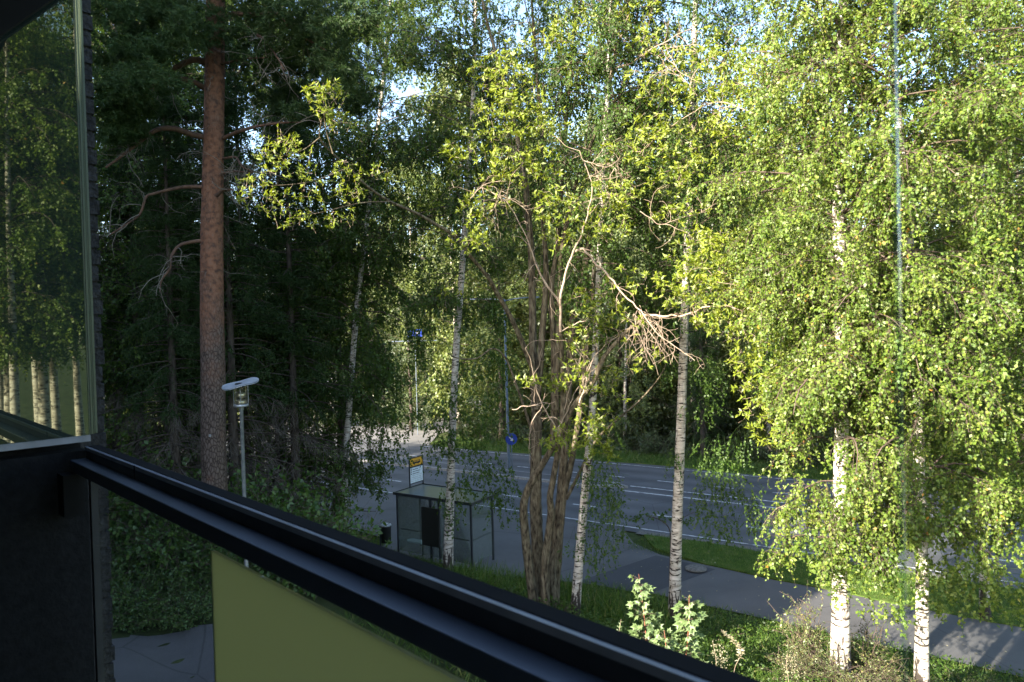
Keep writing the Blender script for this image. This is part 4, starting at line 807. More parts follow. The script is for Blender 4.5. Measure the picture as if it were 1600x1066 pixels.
def bush_model(name, label, cat, group, R, H, seed, leafmat, leaf, n=50, per=9, wr=0.6):
    r = np.random.default_rng(seed); root_ = model_root(name, label, cat, group)
    o = r.normal(0, 0.12 * R, (n, 3)) * np.array([1, 1, 0]) + np.array([0, 0, -0.1]); az = r.uniform(0, 6.28, n); tl = r.uniform(0.05, 1.0, n)
    d = np.stack([np.cos(az) * tl * R / H * 1.3, np.sin(az) * tl * R / H * 1.3, np.ones(n)], -1); L = np.hypot(R * tl, H) * r.uniform(0.5, 1.1, n)
    P1 = grow(o, d, L, 7, 0.35, 0.12, r); gb = Geo(); gb.add(*tubes(P1, (0.012 * np.ones(n))[:, None] * np.linspace(1, 0.3, 7)[None], 4))
    i2 = np.repeat(np.arange(n), 9); u = r.uniform(0.2, 1, len(i2)); o2, tg = at_poly(P1, i2, u); P2 = grow(o2, tg * 0.5 + r.normal(0, 0.8, tg.shape), 0.28 * L[i2] * r.uniform(0.5, 1.2, len(i2)), 5, 0.3, 0.15, r)
    gb.add(*tubes(P2, np.full((len(P2), 5), 0.004), 3)); gb.build('stems', M['brown_twig'], root_)
    lf = Geo(); i4 = np.repeat(np.arange(len(i2)), per); o4, tg4 = at_poly(P2, i4, r.uniform(0.1, 1, len(i4))); tip = nrm(tg4 * 0.5 + r.normal(0, 0.7, tg4.shape) + np.array([0, 0, -0.2]))
    lv(lf, o4 + r.normal(0, leaf * 0.3, o4.shape), tip, leaf * r.uniform(0.6, 1.3, len(i4)), wr, r); lf.build('foliage', M[leafmat], root_); return root_
tall_dark = leafy_model('tall_leafy_tree', 'tall slender leafy tree rising high behind the pine', 'tall trees behind the pine', 22, 0.17, 49, [B_(0.25, 0.98, 80, bell(1.8, 3.4), upf(0.15, 1.0), 0.25, 8, 0.42, 0.5, 6, 0.7, 0.6, 11, 0.10, 0.7, twig_r=0.004)], 'shade_leaf', 'dark_bark')
used = set()
def place(model, x, y, rz, sc, label=None, group=None, z=None, szz=1.0):
    """first use moves the model itself, later ones copy it with its parts"""
    if model.name in used:
        r_ = model.copy(); C.objects.link(r_)
        for ch in list(model.children):
            c = ch.copy(); C.objects.link(c); c.parent = r_
    else: used.add(model.name); r_ = model
    r_.location = (x, y, float(ground_z(np.array(x), np.array(y))) if z is None else z); r_.rotation_euler = (0, 0, rz); r_.scale = (sc, sc, sc * szz)
    if label: r_['label'] = label
    if group: r_['group'] = group
    return r_

GF = 'trees in the wood beyond the road'
LF = 'leafy tree in the wood on the far side of the road'
far_birch = leafy_model('far_birch_tree', LF, GF, 17, 0.14, 41, [B_(0.10, 0.98, 64, bell(1.4, 3.0), upf(0.2, 1.0), 0.3, 6, 0.42, 0.6, 5, 0.9, 0.9, 11, 0.13, 0.7, twig_r=0)], 'far_leaf', 'birch_bark')
far_broad = leafy_model('far_leafy_tree', LF, GF, 14, 0.2, 42, [B_(0.07, 0.97, 60, bell(2.2, 4.0), upf(0.1, 1.0), 0.15, 7, 0.45, 0.3, 5, 0.9, 0.3, 11, 0.14, 0.7, twig_r=0)], 'far_leaf', 'dark_bark')
far_dark = leafy_model('far_dark_tree', LF, GF, 15, 0.2, 43, [B_(0.06, 0.97, 60, bell(2.0, 3.6), upf(0.1, 1.0), 0.2, 7, 0.45, 0.4, 5, 0.9, 0.4, 11, 0.13, 0.7, twig_r=0)], 'far_dark_leaf', 'dark_bark')
far_spruce = spruce_model('far_spruce_tree', 'dark conical spruce in the wood on the far side of the road', 'spruces in the wood beyond the road', 19, 3.0, 44, 0.1)
far_bush = bush_model('far_bush', 'leafy bush at the edge of the wood beyond the road', 'bush', 'bushes at the edge of the far wood', 2.3, 2.6, 45, 'far_dark_leaf', 0.15, 46, 9)
near_dark = leafy_model('dark_leafy_tree', 'dark leafy tree standing in the shade left of the bus shelter', 'dark trees left of the bus shelter', 13, 0.13, 46, [B_(0.15, 0.97, 60, bell(2.4, 3.4), upf(0.1, 1.0), 0.2, 8, 0.42, 0.5, 6, 0.7, 0.6, 11, 0.085, 0.66, twig_r=0.004)], 'mid_shade_leaf', 'dark_bark')
near_spruce = spruce_model('spruce_tree', 'dark spruce with bare dead lower branches behind the pine', 'spruces behind the pine', 17, 2.7, 47, 0.33)
rng = np.random.default_rng(50)
def sm_xy(s, m): p = SM(s, m); return p[0], p[1]
n_f = 0
rows = [(-34, 70, 43.5, 4.2, 1.5), (-34, 90, 49, 4.4, 2.0), (-36, 100, 57, 4.8, 2.5), (-38, 120, 68, 5.5, 3.0), (-150, 140, 118, 6.5, 4.0)]
for ri, (s0, s1, m0, st, jit) in enumerate(rows):
    s_ = s0
    while s_ < s1:
        s_ += st * rng.uniform(0.7, 1.3); m_ = m0 + rng.normal(0, jit * 0.6); x, y = sm_xy(s_, m_)
        if abs(math.atan2(x, y)) > rad(44): continue
        k = rng.random(); mod = far_birch if k < 0.36 else far_broad if k < 0.64 else far_dark if k < 0.85 else far_spruce
        sc = rng.uniform(0.85, 1.2) * (1.0, 1.15, 1.3, 1.45, 1.9)[ri]
        place(mod, x, y, rng.uniform(0, 6.28), sc); n_f += 1
for (s_, m_, k, sc) in ((-40, 45, 2, 0.8), (-44, 52, 1, 0.9), (-50, 43, 0, 0.9), (-57, 42, 2, 0.9), (-62, 45, 1, 1.0), (-66, 41, 0, 1.0), (-72, 44, 2, 1.0), (-78, 42, 1, 1.0), (-55, 60, 0, 1.0), (-66, 66, 1, 1.0), (-48, 72, 0, 1.1), (-80, 70, 2, 1.1), (-84, 50, 1, 1.1), (-62, 84, 0, 1.2), (-90, 60, 2, 1.1)):
    x, y = sm_xy(s_, m_); place((far_birch, far_broad, far_dark)[k], x, y, rng.uniform(0, 6.28), sc)
for px in np.arange(540, 1240, 34):
    d = rng.uniform(49, 62); p = P(px + rng.normal(0, 8), 500, d)
    if m_of(p) > 44 and s_of(p) > -36: place((far_birch, far_dark, far_birch, far_broad)[rng.integers(0, 4)], p[0], p[1], rng.uniform(0, 6.28), rng.uniform(1.45, 1.85))
for (px, d, k, sc) in ((585, 88, 0, 1.9), (612, 95, 2, 2.0), (640, 84, 0, 1.85), (668, 92, 1, 2.0), (696, 86, 2, 1.9), (560, 96, 1, 2.0), (628, 67, 3, 1.5), (652, 70, 3, 1.3), (678, 68, 3, 1.4), (705, 66, 3, 1.3), (640, 76, 1, 0.8), (690, 74, 0, 1.0), (600, 64, 3, 1.3), (665, 82, 2, 1.0), (720, 72, 1, 0.9), (560, 70, 3, 1.2), (520, 62, 3, 1.0), (585, 80, 1, 0.9), (470, 68, 3, 1.2), (620, 84, 0, 1.1)):
    p = P(px, 600, d); place((far_birch, far_broad, far_dark, far_bush)[k], p[0], p[1], rng.uniform(0, 6.28), sc)
for s_ in np.arange(-33, 60, 2.7):
    x, y = sm_xy(s_ + rng.normal(0, 0.6), 42.6 + rng.normal(0, 0.9))
    if abs(math.atan2(x, y)) < rad(42): place(far_bush, x, y, rng.uniform(0, 6.28), rng.uniform(0.6, 1.15))
for (px, d, k, sc) in ((175, 66, 1, 1.2), (215, 60, 0, 1.2), (250, 72, 1, 1.3), (290, 62, 0, 1.2), (330, 70, 1, 1.2), (375, 60, 0, 1.1), (410, 74, 1, 1.2), (450, 84, 0, 1.3), (480, 64, 0, 1.0)):
    p = P(px, 600, d); place((far_birch, far_broad)[k], p[0], p[1], rng.uniform(0, 6.28), sc)
GD = 'dark trees left of the bus shelter'
for (px, d, sc) in ((150, 25, 1.0), (205, 28, 1.05), (255, 23.5, 0.95), (395, 28.5, 1.0), (425, 25, 0.85), (240, 37, 1.25), (465, 28.5, 1.0), (60, 27, 1.0), (20, 22, 1.0)):
    p = P(px, 500, d); place(near_dark, p[0], p[1], rng.uniform(0, 6.28), sc)
for (px, d, sc) in ((165, 24, 1.0), (230, 29, 1.1), (300, 33, 1.2), (395, 25.5, 0.95), (445, 29.5, 1.1), (130, 33, 1.2), (510, 27.5, 0.95)):
    p = P(px, 500, d); place(tall_dark, p[0], p[1], rng.uniform(0, 6.28), sc)
GS = 'spruces behind the pine'
for (px, d, sc) in ((362, 21.5, 1.0), (458, 23.5, 0.98), (270, 20.5, 0.85), (215, 24, 1.0), (305, 26, 1.1)):
    p = P(px, 600, d); place(near_spruce, p[0], p[1], rng.uniform(0, 6.28), sc)
# birches along the house to the right, mirrored in the folded panes
GB = 'birches mirrored in the folded panes'
side_birch = leafy_model('side_birch_tree', 'sunlit birch seen only as a reflection in the folded glass panes', GB, 16, 0.15, 48, [B_(0.36, 0.97, 80, bell(1.2, 2.8), upf(0.2, 0.9), 0.4, 7, 0.42, 0.7, 6, 0.7, 1.0, 11, 0.085, 0.7, twig_r=0)], 'birch_leaf', 'birch_bark')
for (az, dist) in ((121.5, 24), (123.2, 21), (124.6, 26), (126.2, 22), (127.6, 27), (119.5, 30), (117.5, 25), (129.5, 24), (122.5, 34), (126, 36), (115, 33), (121, 28), (125.2, 31), (123, 40), (127, 42), (119, 38)):
    place(side_birch, dist * math.sin(rad(az)), dist * math.cos(rad(az)), rng.uniform(0, 6.28), rng.uniform(1.1, 1.5))
# ------------------------------------------------------------------ the bus shelter and its neighbours
RA = np.array([UV, NV, ZV])
def rbox(mb, s0, s1, m0, m1, z0, z1): mb.box(SM((s0 + s1) / 2, (m0 + m1) / 2, (z0 + z1) / 2), (abs(s1 - s0) / 2, abs(m1 - m0) / 2, abs(z1 - z0) / 2), RA); return mb
M['shelter_frame'] = flat('shelter_frame', (0.022, 0.026, 0.030), 0.45)
M['shelter_glass'] = glass_mat('shelter_glass', (0.955, 0.975, 0.972), 0.03, 0.055)
M['shelter_roof'] = trans_mat('shelter_roof', (0.16, 0.20, 0.20), (0.25, 0.34, 0.33), 0.3, 0.15, 0.22)
M['poster'] = flat('poster_back', (0.012, 0.013, 0.012), 0.5)
M['bench'] = flat('bench_seat', (0.50, 0.66, 0.66), 0.35)
S0, S1, M0, M1, ZT = -17.75, -14.30, 19.08, 20.38, 2.42
sh = thing('bus_shelter', 'glass bus shelter with thin dark frame and flat grey roof beside the road', 'bus shelter', SM((S0 + S1) / 2, (M0 + M1) / 2, 0.01))
for s, m in ((S0, M0), (S1, M0), (S0, M1), (S1, M1), (-15.75, M0 + 0.02)): rbox(MB(), s - 0.03, s + 0.03, m - 0.03, m + 0.03, 0.0, ZT - 0.10).build('post', M['shelter_frame'], sh)
rbox(MB(), S0 - 0.12, S1 + 0.12, M0 - 0.10, M0 - 0.05, ZT - 0.10, ZT).build('roof_beam', M['shelter_frame'], sh)
rbox(MB(), S0 - 0.12, S1 + 0.12, M1 + 0.24, M1 + 0.29, ZT - 0.10, ZT).build('roof_beam', M['shelter_frame'], sh)
rbox(MB(), S0 - 0.12, S0 - 0.07, M0 - 0.049, M1 + 0.239, ZT - 0.10, ZT).build('roof_beam', M['shelter_frame'], sh)
rbox(MB(), S1 + 0.07, S1 + 0.12, M0 - 0.049, M1 + 0.239, ZT - 0.10, ZT).build('roof_beam', M['shelter_frame'], sh)
rbox(MB(), S0 - 0.069, S1 + 0.069, M0 - 0.049, M1 + 0.239, ZT - 0.05, ZT - 0.03).build('roof_panel', M['shelter_roof'], sh)
for a, b in ((S0 + 0.035, -16.62), (-16.60, -15.79), (-15.71, S1 - 0.035)): rbox(MB(), a, b, M0 - 0.004, M0 + 0.004, 0.22, ZT - 0.12).build('glass_panel', M['shelter_glass'], sh)
for s in (S0, S1): rbox(MB(), s - 0.004, s + 0.004, M0 + 0.035, M1 - 0.035, 0.22, ZT - 0.12).build('glass_panel', M['shelter_glass'], sh)
for a, b in ((S0 + 0.12, -16.75), (-15.6, S1 - 0.12)): rbox(MB(), a, b, M0 + 0.006, M0 + 0.04, 1.02, 1.07).build('hand_rail', M['shelter_frame'], sh)
for s in (S0, S1): rbox(MB(), s - 0.035, s - 0.006, M0 + 0.1, M1 - 0.1, 1.02, 1.07).build('hand_rail', M['shelter_frame'], sh)
pc = rbox(MB(), -16.50, -15.72, M0 - 0.085, M0 - 0.012, 0.62, 2.02).build('poster_case', M['poster'], sh)
rbox(MB(), -16.16, -16.06, M0 - 0.05, M0 - 0.012, 2.02, ZT - 0.1).build('hanger', M['shelter_frame'], sh)
rbox(MB(), -16.16, -16.06, M0 - 0.05, M0 - 0.012, 0.02, 0.62).build('hanger', M['shelter_frame'], sh)
bn = MB(); pts = []
for k in np.linspace(-math.pi / 2, math.pi / 2, 7): pts.append((-16.45 + 0.17 * math.cos(k), 0.17 * math.sin(k)))
for k in np.linspace(math.pi / 2, 1.5 * math.pi, 7): pts.append((-17.50 + 0.17 * math.cos(k), 0.17 * math.sin(k)))
bn.prism([SM(s, M0 + 0.45 + m, 0.47) for s, m in pts], (0, 0, 0.045)); bn.build('bench_seat', M['bench'], sh)
for s in (-16.95, -16.5): rbox(MB(), s - 0.02, s + 0.02, M0 + 0.43, M0 + 0.47, 0.0, 0.469).build('bench_leg', M['shelter_frame'], sh)

# the stop sign standing on the roof
M['sign_yellow'] = flat('sign_yellow', (0.72, 0.36, 0.02), 0.5); M['sign_white'] = flat('sign_white', (0.62, 0.70, 0.74), 0.5); M['sign_black'] = flat('sign_black', (0.012, 0.012, 0.014), 0.6)
ss = S0 + 0.0; y0, y1 = M1 - 0.56, M1 + 0.22
sg = thing('bus_stop_sign', 'framed bus stop sign with yellow bus symbol panel over white timetable, on the shelter roof', 'sign', SM(ss, (y0 + y1) / 2, ZT))
for m in (y0, y1): rbox(MB(), ss - 0.02, ss + 0.02, m - 0.02, m + 0.02, ZT, ZT + 1.14).build('post', M['shelter_frame'], sg)
rbox(MB(), ss - 0.02, ss + 0.02, y0 + 0.021, y1 - 0.021, ZT + 1.10, ZT + 1.14).build('frame_bar', M['shelter_frame'], sg)
rbox(MB(), ss - 0.02, ss + 0.02, y0 + 0.021, y1 - 0.021, ZT + 0.12, ZT + 0.15).build('frame_bar', M['shelter_frame'], sg)
rbox(MB(), ss - 0.012, ss + 0.012, y0 + 0.022, y1 - 0.022, ZT + 0.151, ZT + 0.74).build('timetable_panel', M['sign_white'], sg)
rbox(MB(), ss - 0.013, ss + 0.013, y0 + 0.022, y1 - 0.022, ZT + 0.7405, ZT + 0.80).build('name_strip', M['sign_black'], sg)
yp = rbox(MB(), ss - 0.012, ss + 0.012, y0 + 0.022, y1 - 0.022, ZT + 0.8005, ZT + 1.099).build('symbol_panel', M['sign_yellow'], sg)
bs = MB(); fx = ss + 0.016          # the face that looks along the road towards the balcony
def face(mb, m0, m1, z0, z1): rbox(mb, fx - 0.003, fx, y0 + m0, y0 + m1, ZT + z0, ZT + z1)
face(bs, 0.20, 0.62, 0.88, 1.00)
for a in (0.27, 0.50): bs.prism([SM(fx - 0.0035, y0 + a + 0.035 * math.cos(t), ZT + 0.878 + 0.035 * math.sin(t)) for t in np.linspace(0, 2 * math.pi, 12, endpoint=False)], UV * 0.003)
face(bs, 0.17, 0.20, 0.89, 0.96)
bs.build('bus_symbol', M['sign_black'], sg)
wn = MB(); fx = ss + 0.0175
for k in range(4): face(wn, 0.24 + 0.09 * k, 0.30 + 0.09 * k, 0.945, 0.98)
wn.build('bus_windows', M['sign_yellow'], sg); fx = ss + 0.0145
tx = MB(); r = np.random.default_rng(4)
for row, ln in ((0.665, 0.34), (0.585, 0.50), (0.505, 0.46)):
    face(tx, 0.06, 0.12, row - 0.018, row + 0.018); q = 0.17
    while q < 0.10 + ln: wdt = r.uniform(0.03, 0.06); face(tx, q, q + wdt, row - 0.013, row + 0.013); q += wdt + 0.015
tx.build('lettering', M['sign_black'], sg)
gr = MB()
for row in (0.43, 0.36, 0.29, 0.22): face(gr, 0.05, 0.73, row - 0.004, row + 0.004)
gr.build('ruled_lines', M['kerb'], sg)

# litter bin
M['bin_lid'] = flat('bin_lid', (0.42, 0.45, 0.48), 0.4)
bp_ = P(604, 857, 26.6); bp_[2] = 0.02
lb = thing('litter_bin', 'round black litter bin with pale lid on a post beside the bus shelter', 'litter bin', bp_)
MB().lathe(bp_, [(0.0, 0.25), (0.17, 0.25), (0.19, 0.28), (0.20, 0.86), (0.205, 0.90), (0.0, 0.90)], 18).build('drum', M['poster'], lb, True)
MB().lathe(bp_, [(0.0, 0.905), (0.215, 0.905), (0.20, 0.95), (0.10, 0.985), (0.0, 0.99)], 18).build('lid', M['bin_lid'], lb, True)
MB().tube([bp_ + np.array([-0.21, -0.08, -0.05]), bp_ + np.array([-0.21, -0.08, 0.92])], 0.03, 8).build('post', M['shelter_frame'], lb)

# park lamp beside the pine
M['galv'] = noisy('galvanised', [(0.3, (0.30, 0.32, 0.34)), (0.7, (0.45, 0.47, 0.49))], nscale=10, rough=0.4, metallic=0.6, spec=0.6)
M['lamp_dish'] = flat('lamp_dish', (0.27, 0.30, 0.33), 0.55); M['brass'] = noisy('lamp_reflector', [(0.3, (0.42, 0.38, 0.26)), (0.7, (0.62, 0.57, 0.42))], nscale=4, rough=0.3, metallic=0.8)
lt = P(377, 640, 14.5); base = np.array([lt[0], lt[1], 0.0]); base[2] = gz(base) - 0.05; hl = lt[2] - base[2]
lm = thing('park_lamp', 'slim grey park lamp with glass cylinder lantern under a curved disc', 'street lamp', base)
MB().lathe(base, [(0.055, 0), (0.055, 1.2), (0.043, 1.25), (0.038, hl - 0.02), (0.05, hl - 0.01), (0.05, hl + 0.06)], 14).build('pole', M['galv'], lm, True)
MB().lathe(base, [(0.0, hl + 0.06), (0.145, hl + 0.06), (0.15, hl + 0.08), (0.15, hl + 0.11), (0.0, hl + 0.11)], 22).build('lantern_base', M['galv'], lm, True)
MB().lathe(base, [(0.135, hl + 0.112), (0.135, hl + 0.50)], 22).build('glass_cylinder', glass_mat('lantern_glass', (0.97, 0.98, 0.96), 0.06), lm, True)
for z0, z1, rr_ in ((0.113, 0.20, 0.10), (0.255, 0.36, 0.105)):
    MB().lathe(base, [(0.0, hl + z0), (rr_, hl + z0), (rr_, hl + z1), (0.0, hl + z1)], 18).build('reflector', M['brass'], lm, True)
MB().lathe(base, [(0.03, hl + 0.36), (0.03, hl + 0.52)], 8).build('lamp_stem', M['poster'], lm)
for a in (0.3, 1.87, 3.44, 5.0): MB().tube([base + np.array([0.143 * math.cos(a), 0.143 * math.sin(a), hl + 0.11]), base + np.array([0.143 * math.cos(a), 0.143 * math.sin(a), hl + 0.53])], 0.007, 6).build('strut', M['galv'], lm)
ds = MB(); nr, na = 8, 36; Vt = []; R_D = 0.37
for side in (0, 1):
    for i in range(nr + 1):
        for j in range(na):
            a = j / na * 2 * math.pi; r_ = R_D * i / nr; x_, y_ = r_ * math.cos(a), r_ * math.sin(a)
            z_ = hl + 0.56 + 0.015 * (x_ / R_D) + 0.035 * math.sin(2.6 * x_ / R_D) - 0.02 * side + 0.19 * y_
            Vt.append(base + np.array([x_, y_, z_]))
Ft = []
for side in (0, 1):
    o_ = side * (nr + 1) * na
    for i in range(nr):
        for j in range(na):
            f_ = (o_ + i * na + j, o_ + i * na + (j + 1) % na, o_ + (i + 1) * na + (j + 1) % na, o_ + (i + 1) * na + j); Ft.append(f_ if side else f_[::-1])
for j in range(na): Ft.append((nr * na + j, nr * na + (j + 1) % na, (nr + 1) * na + nr * na + (j + 1) % na, (nr + 1) * na + nr * na + j))
ds.add(np.array(Vt), Ft); ds.build('shade_disc', M['lamp_dish'], lm, True)
MB().lathe(base + np.array([0, 0, hl + 0.535]), [(0.0, 0.035), (0.10, 0.03), (0.12, 0.0)], 16).build('disc_cap', M['poster'], lm, True)

# road lamp and blue sign on the island, blue direction board across the road
M['pole_grey'] = flat('pole_grey', (0.10, 0.13, 0.17), 0.5); M['sign_blue'] = flat('sign_blue', (0.010, 0.040, 0.28), 0.5)
pb = P(794, 690, 40.5); pb[2] = 0.13
sl_ = thing('road_lamp', 'tall thin grey road lamp with two side arms on the traffic island', 'street lamp', pb)
MB().lathe(pb, [(0.10, 0), (0.085, 1.0), (0.055, 10.1), (0.0, 10.12)], 12).build('pole', M['pole_grey'], sl_, True)
for sg_ in (-1, 1):
    MB().tube([pb + np.array([0, 0, 10.0]), pb + np.array([0.6 * sg_, 0, 10.12]), pb + np.array([1.5 * sg_, 0, 10.18])], 0.035, 8).build('arm', M['pole_grey'], sl_, True)
    MB().box(pb + np.array([1.75 * sg_, 0, 10.17]), (0.32, 0.11, 0.05)).build('lamp_head', M['pole_grey'], sl_)
def round_sign(name, label, p, zc, r_, group=None, towards=None, white=True):
    t = thing(name, label, 'traffic sign', p, group); v = -nrm(np.array([p[0], p[1], 0.0])); s_ = np.array([-v[1], v[0], 0])
    MB().tube([p, p + np.array([0, 0, zc + r_ * 0.9])], 0.03, 8).build('post', M['pole_grey'], t)
    c = p + np.array([0, 0, zc]) + v * 0.035; n_ = 24
    disc = lambda rr, off: [c + v * off + s_ * rr * math.cos(a) + ZV * rr * math.sin(a) for a in np.linspace(0, 2 * math.pi, n_, endpoint=False)]
    MB().prism(disc(r_, 0), v * 0.02).build('sign_plate', M['sign_blue'], t)
    if white:
        ar = [(-0.12, 0.6), (0.12, 0.6), (0.12, -0.05), (0.38, -0.05), (0.0, -0.6), (-0.38, -0.05), (-0.12, -0.05)]; ca, sa = math.cos(0.75), math.sin(0.75)
        MB().prism([c + v * 0.022 + s_ * r_ * 0.85 * (x * ca - y * sa) + ZV * r_ * 0.85 * (x * sa + y * ca) for x, y in ar], v * 0.004).build('arrow', M['paint'], t)
    return t
q = P(799, 688, 38.6); q[2] = 0.1; round_sign('keep_right_sign', 'blue round sign with white arrow low on the end of the traffic island', q, 2.15, 0.33)
for x, y, d, lab in ((525, 608, 66, 'blue round sign at the car park, behind the leaning birch on its left'), (557, 608, 68, 'blue round sign at the car park, just right of the leaning birch trunk')):
    q = P(x, y, d); zz = q[2]; q[2] = 0; round_sign('round_sign', lab, q, zz, 0.42, 'blue signs at the car park')
q = P(648, 521, 56); zc = q[2]; q[2] = 0
db = thing('direction_board', 'blue road direction board high on a thin post beyond the road', 'road sign', q)
for o_ in (0.0,): MB().tube([q + np.array([o_, 0.1, 0]), q + np.array([o_, 0.1, zc + 0.3])], 0.035, 8).build('post', M['pole_grey'], db)
MB().box(q + np.array([0, 0, zc]), (0.6, 0.03, 0.32)).build('board', M['sign_blue'], db)
MB().box(q + np.array([0, 0, zc - 0.62]), (1.9, 0.04, 0.04)).build('cross_bar', M['pole_grey'], db)
ar = [(-0.05, -0.3), (0.05, -0.3), (0.05, 0.1), (0.17, 0.1), (0.0, 0.35), (-0.17, 0.1), (-0.05, 0.1)]
MB().prism([q + np.array([x * 0.7 + 0.2, -0.034, zc + y * 0.7]) for x, y in ar], (0, -0.006, 0)).build('arrow', M['paint'], db)

# parked cars in the sunlit car park
def car(label, p, ang, paint, h=1.5):
    t = thing('parked_car', label, 'car', p, 'cars in the car park'); ca, sa = math.cos(ang), math.sin(ang); A = np.array([[ca, sa, 0], [-sa, ca, 0], [0, 0, 1.0]])
    def loc(x, y, z): return p + A[0] * x + A[1] * y + A[2] * z
    prof = [(-2.1, 0.3), (-2.15, 0.65), (-2.0, 0.9), (-1.5, 0.98), (-0.75, 0.98), (1.6, 0.98), (2.05, 0.85), (2.12, 0.5), (2.05, 0.3)]
    cab = [(-1.45, 0.985), (-0.65, h - 0.06), (-0.3, h), (0.9, h), (1.25, h - 0.08), (1.75, 0.985)]
    pm_ = flat('car_paint', paint, 0.3)
    b = MB().prism([loc(x, -0.86, z) for x, z in prof], A[1] * 1.72).build('body', pm_, t); bv_ = b.modifiers.new('bevel', 'BEVEL'); bv_.width = 0.06; bv_.segments = 2
    b = MB().prism([loc(x, -0.72, z) for x, z in cab], A[1] * 1.44).build('cabin', pm_, t); bv_ = b.modifiers.new('bevel', 'BEVEL'); bv_.width = 0.05; bv_.segments = 2
    win = [(-1.12, 1.03), (-0.55, h - 0.11), (0.95, h - 0.11), (1.35, 1.03)]
    for y, e in ((-0.725, -0.01), (0.725, 0.01)): MB().prism([loc(x, y, z) for x, z in win], A[1] * e).build('side_window', M['poster'], t)
    for x0, z0, x1, z1 in ((-1.40, 1.02, -0.72, h - 0.10), (1.70, 1.02, 1.30, h - 0.12)):
        dx = -0.012 if x0 < 0 else 0.012
        MB().prism([loc(x0 + dx, -0.62, z0), loc(x1 + dx, -0.56, z1), loc(x1 + dx, 0.56, z1), loc(x0 + dx, 0.62, z0)], A[0] * dx).build('windscreen', M['poster'], t)
    for x in (-1.35, 1.3):
        for y in (-0.80, 0.80):
            c = loc(x, y, 0.32); wb_ = MB(); n_ = 16
            wb_.prism([c + A[0] * 0.32 * math.cos(a) + ZV * 0.32 * math.sin(a) - A[1] * 0.1 for a in np.linspace(0, 2 * math.pi, n_, endpoint=False)], A[1] * 0.2); wo = wb_.build('wheel', M['rubber'], t)
    for y in (-0.6, 0.6): MB().box(loc(-2.13, y, 0.72), (0.03, 0.17, 0.07), A).build('headlight', M['bin_lid'], t)
    return t
def on_lot(x, y, d): p = P(x, y, d); p[2] = 0.0; return p
car('blue car parked in the sunlit car park, seen just right of the lamp head', on_lot(437, 605, 92), 0.3, (0.05, 0.12, 0.42))
car('white car parked in the sunlit car park behind the leaning birch', on_lot(590, 590, 100), 0.5, (0.6, 0.6, 0.6))
car('silver car parked nearest the road in the sunlit car park', on_lot(515, 640, 76), 0.2, (0.4, 0.38, 0.36))

# stone cover on the verge
ms = P(1087, 868, 23.4); ms[2] = 0.055
mc = thing('manhole_cover', 'flat grey concrete manhole slab lying in the grass verge', 'manhole', ms)
MB().lathe(ms, [(0.0, 0.04), (0.33, 0.04), (0.36, 0.025), (0.37, 0.0)], 22).build('slab', M['gravel'], mc, True)

# ------------------------------------------------------------------ low plants
rng = np.random.default_rng(61)
LS = 'green leafy shrub in the thicket below the pine and lamp'
shrub = bush_model('leafy_shrub', LS, 'shrub', 'shrubs in the thicket below the pine', 1.35, 1.7, 62, 'shrub_leaf', 0.095, 60, 11)
for (px, py, d, sc) in ((190, 940, 15.6, 0.55), (240, 930, 15.8, 0.6), (290, 935, 15.5, 0.55), (205, 890, 16.6, 0.85), (265, 880, 16.4, 0.85), (315, 890, 16.2, 0.8), (180, 840, 17.8, 1.0), (235, 830, 17.8, 1.0), (290, 830, 17.4, 0.95), (340, 860, 16.6, 0.8), (250, 770, 19.2, 1.1), (300, 770, 18.8, 1.05), (350, 770, 18.6, 1.0), (400, 780, 19, 1.05), (445, 790, 20, 1.0), (385, 830, 17.4, 0.7), (430, 860, 17.5, 0.6), (210, 760, 20.5, 1.2), (170, 770, 20, 1.2), (330, 740, 21, 1.15), (400, 740, 21.5, 1.1), (270, 730, 22.5, 1.2), (185, 700, 19.5, 1.5), (225, 700, 19, 1.4), (275, 710, 18.6, 1.35), (310, 720, 20.5, 1.5), (395, 720, 18.4, 1.35), (430, 730, 19, 1.45), (360, 720, 19.6, 1.4), (165, 690, 22, 1.8), (250, 690, 21, 1.7), (420, 690, 22, 1.7), (175, 880, 15.2, 0.7), (225, 905, 15.2, 0.6), (285, 910, 14.9, 0.55), (310, 860, 16.8, 0.9), (400, 700, 17.6, 1.5), (440, 700, 18.2, 1.6), (415, 690, 19.6, 1.8), (190, 660, 18.4, 1.7), (235, 660, 17.8, 1.55), (290, 670, 17.2, 1.35), (270, 650, 20, 1.8), (160, 650, 20.5, 2.0)):
    p = P(px, py, d); place(shrub, p[0], p[1], rng.uniform(0, 6.28), sc)
tuft = bush_model('low_weed', 'low dark weed clump on the slope under the willow and birches', 'weed', 'weeds on the slope below the path', 0.5, 0.45, 63, 'shade_leaf', 0.07, 40, 7, 0.5)
for k in range(46):
    s_ = rng.uniform(-14, 8); m_ = rng.uniform(12.5, 18.9); p = SM(s_, m_); a = math.atan2(p[0], p[1])
    if -0.2 < a < 0.75: place(tuft, p[0], p[1], rng.uniform(0, 6.28), rng.uniform(0.6, 1.3))
shoot = bush_model('willow_shoots', 'sunlit upright willow shoots with small pale leaves around the white birch foot', 'shrub', 'willow shoots around the white birches', 0.55, 1.5, 64, 'weed_leaf', 0.06, 46, 9, 0.38)
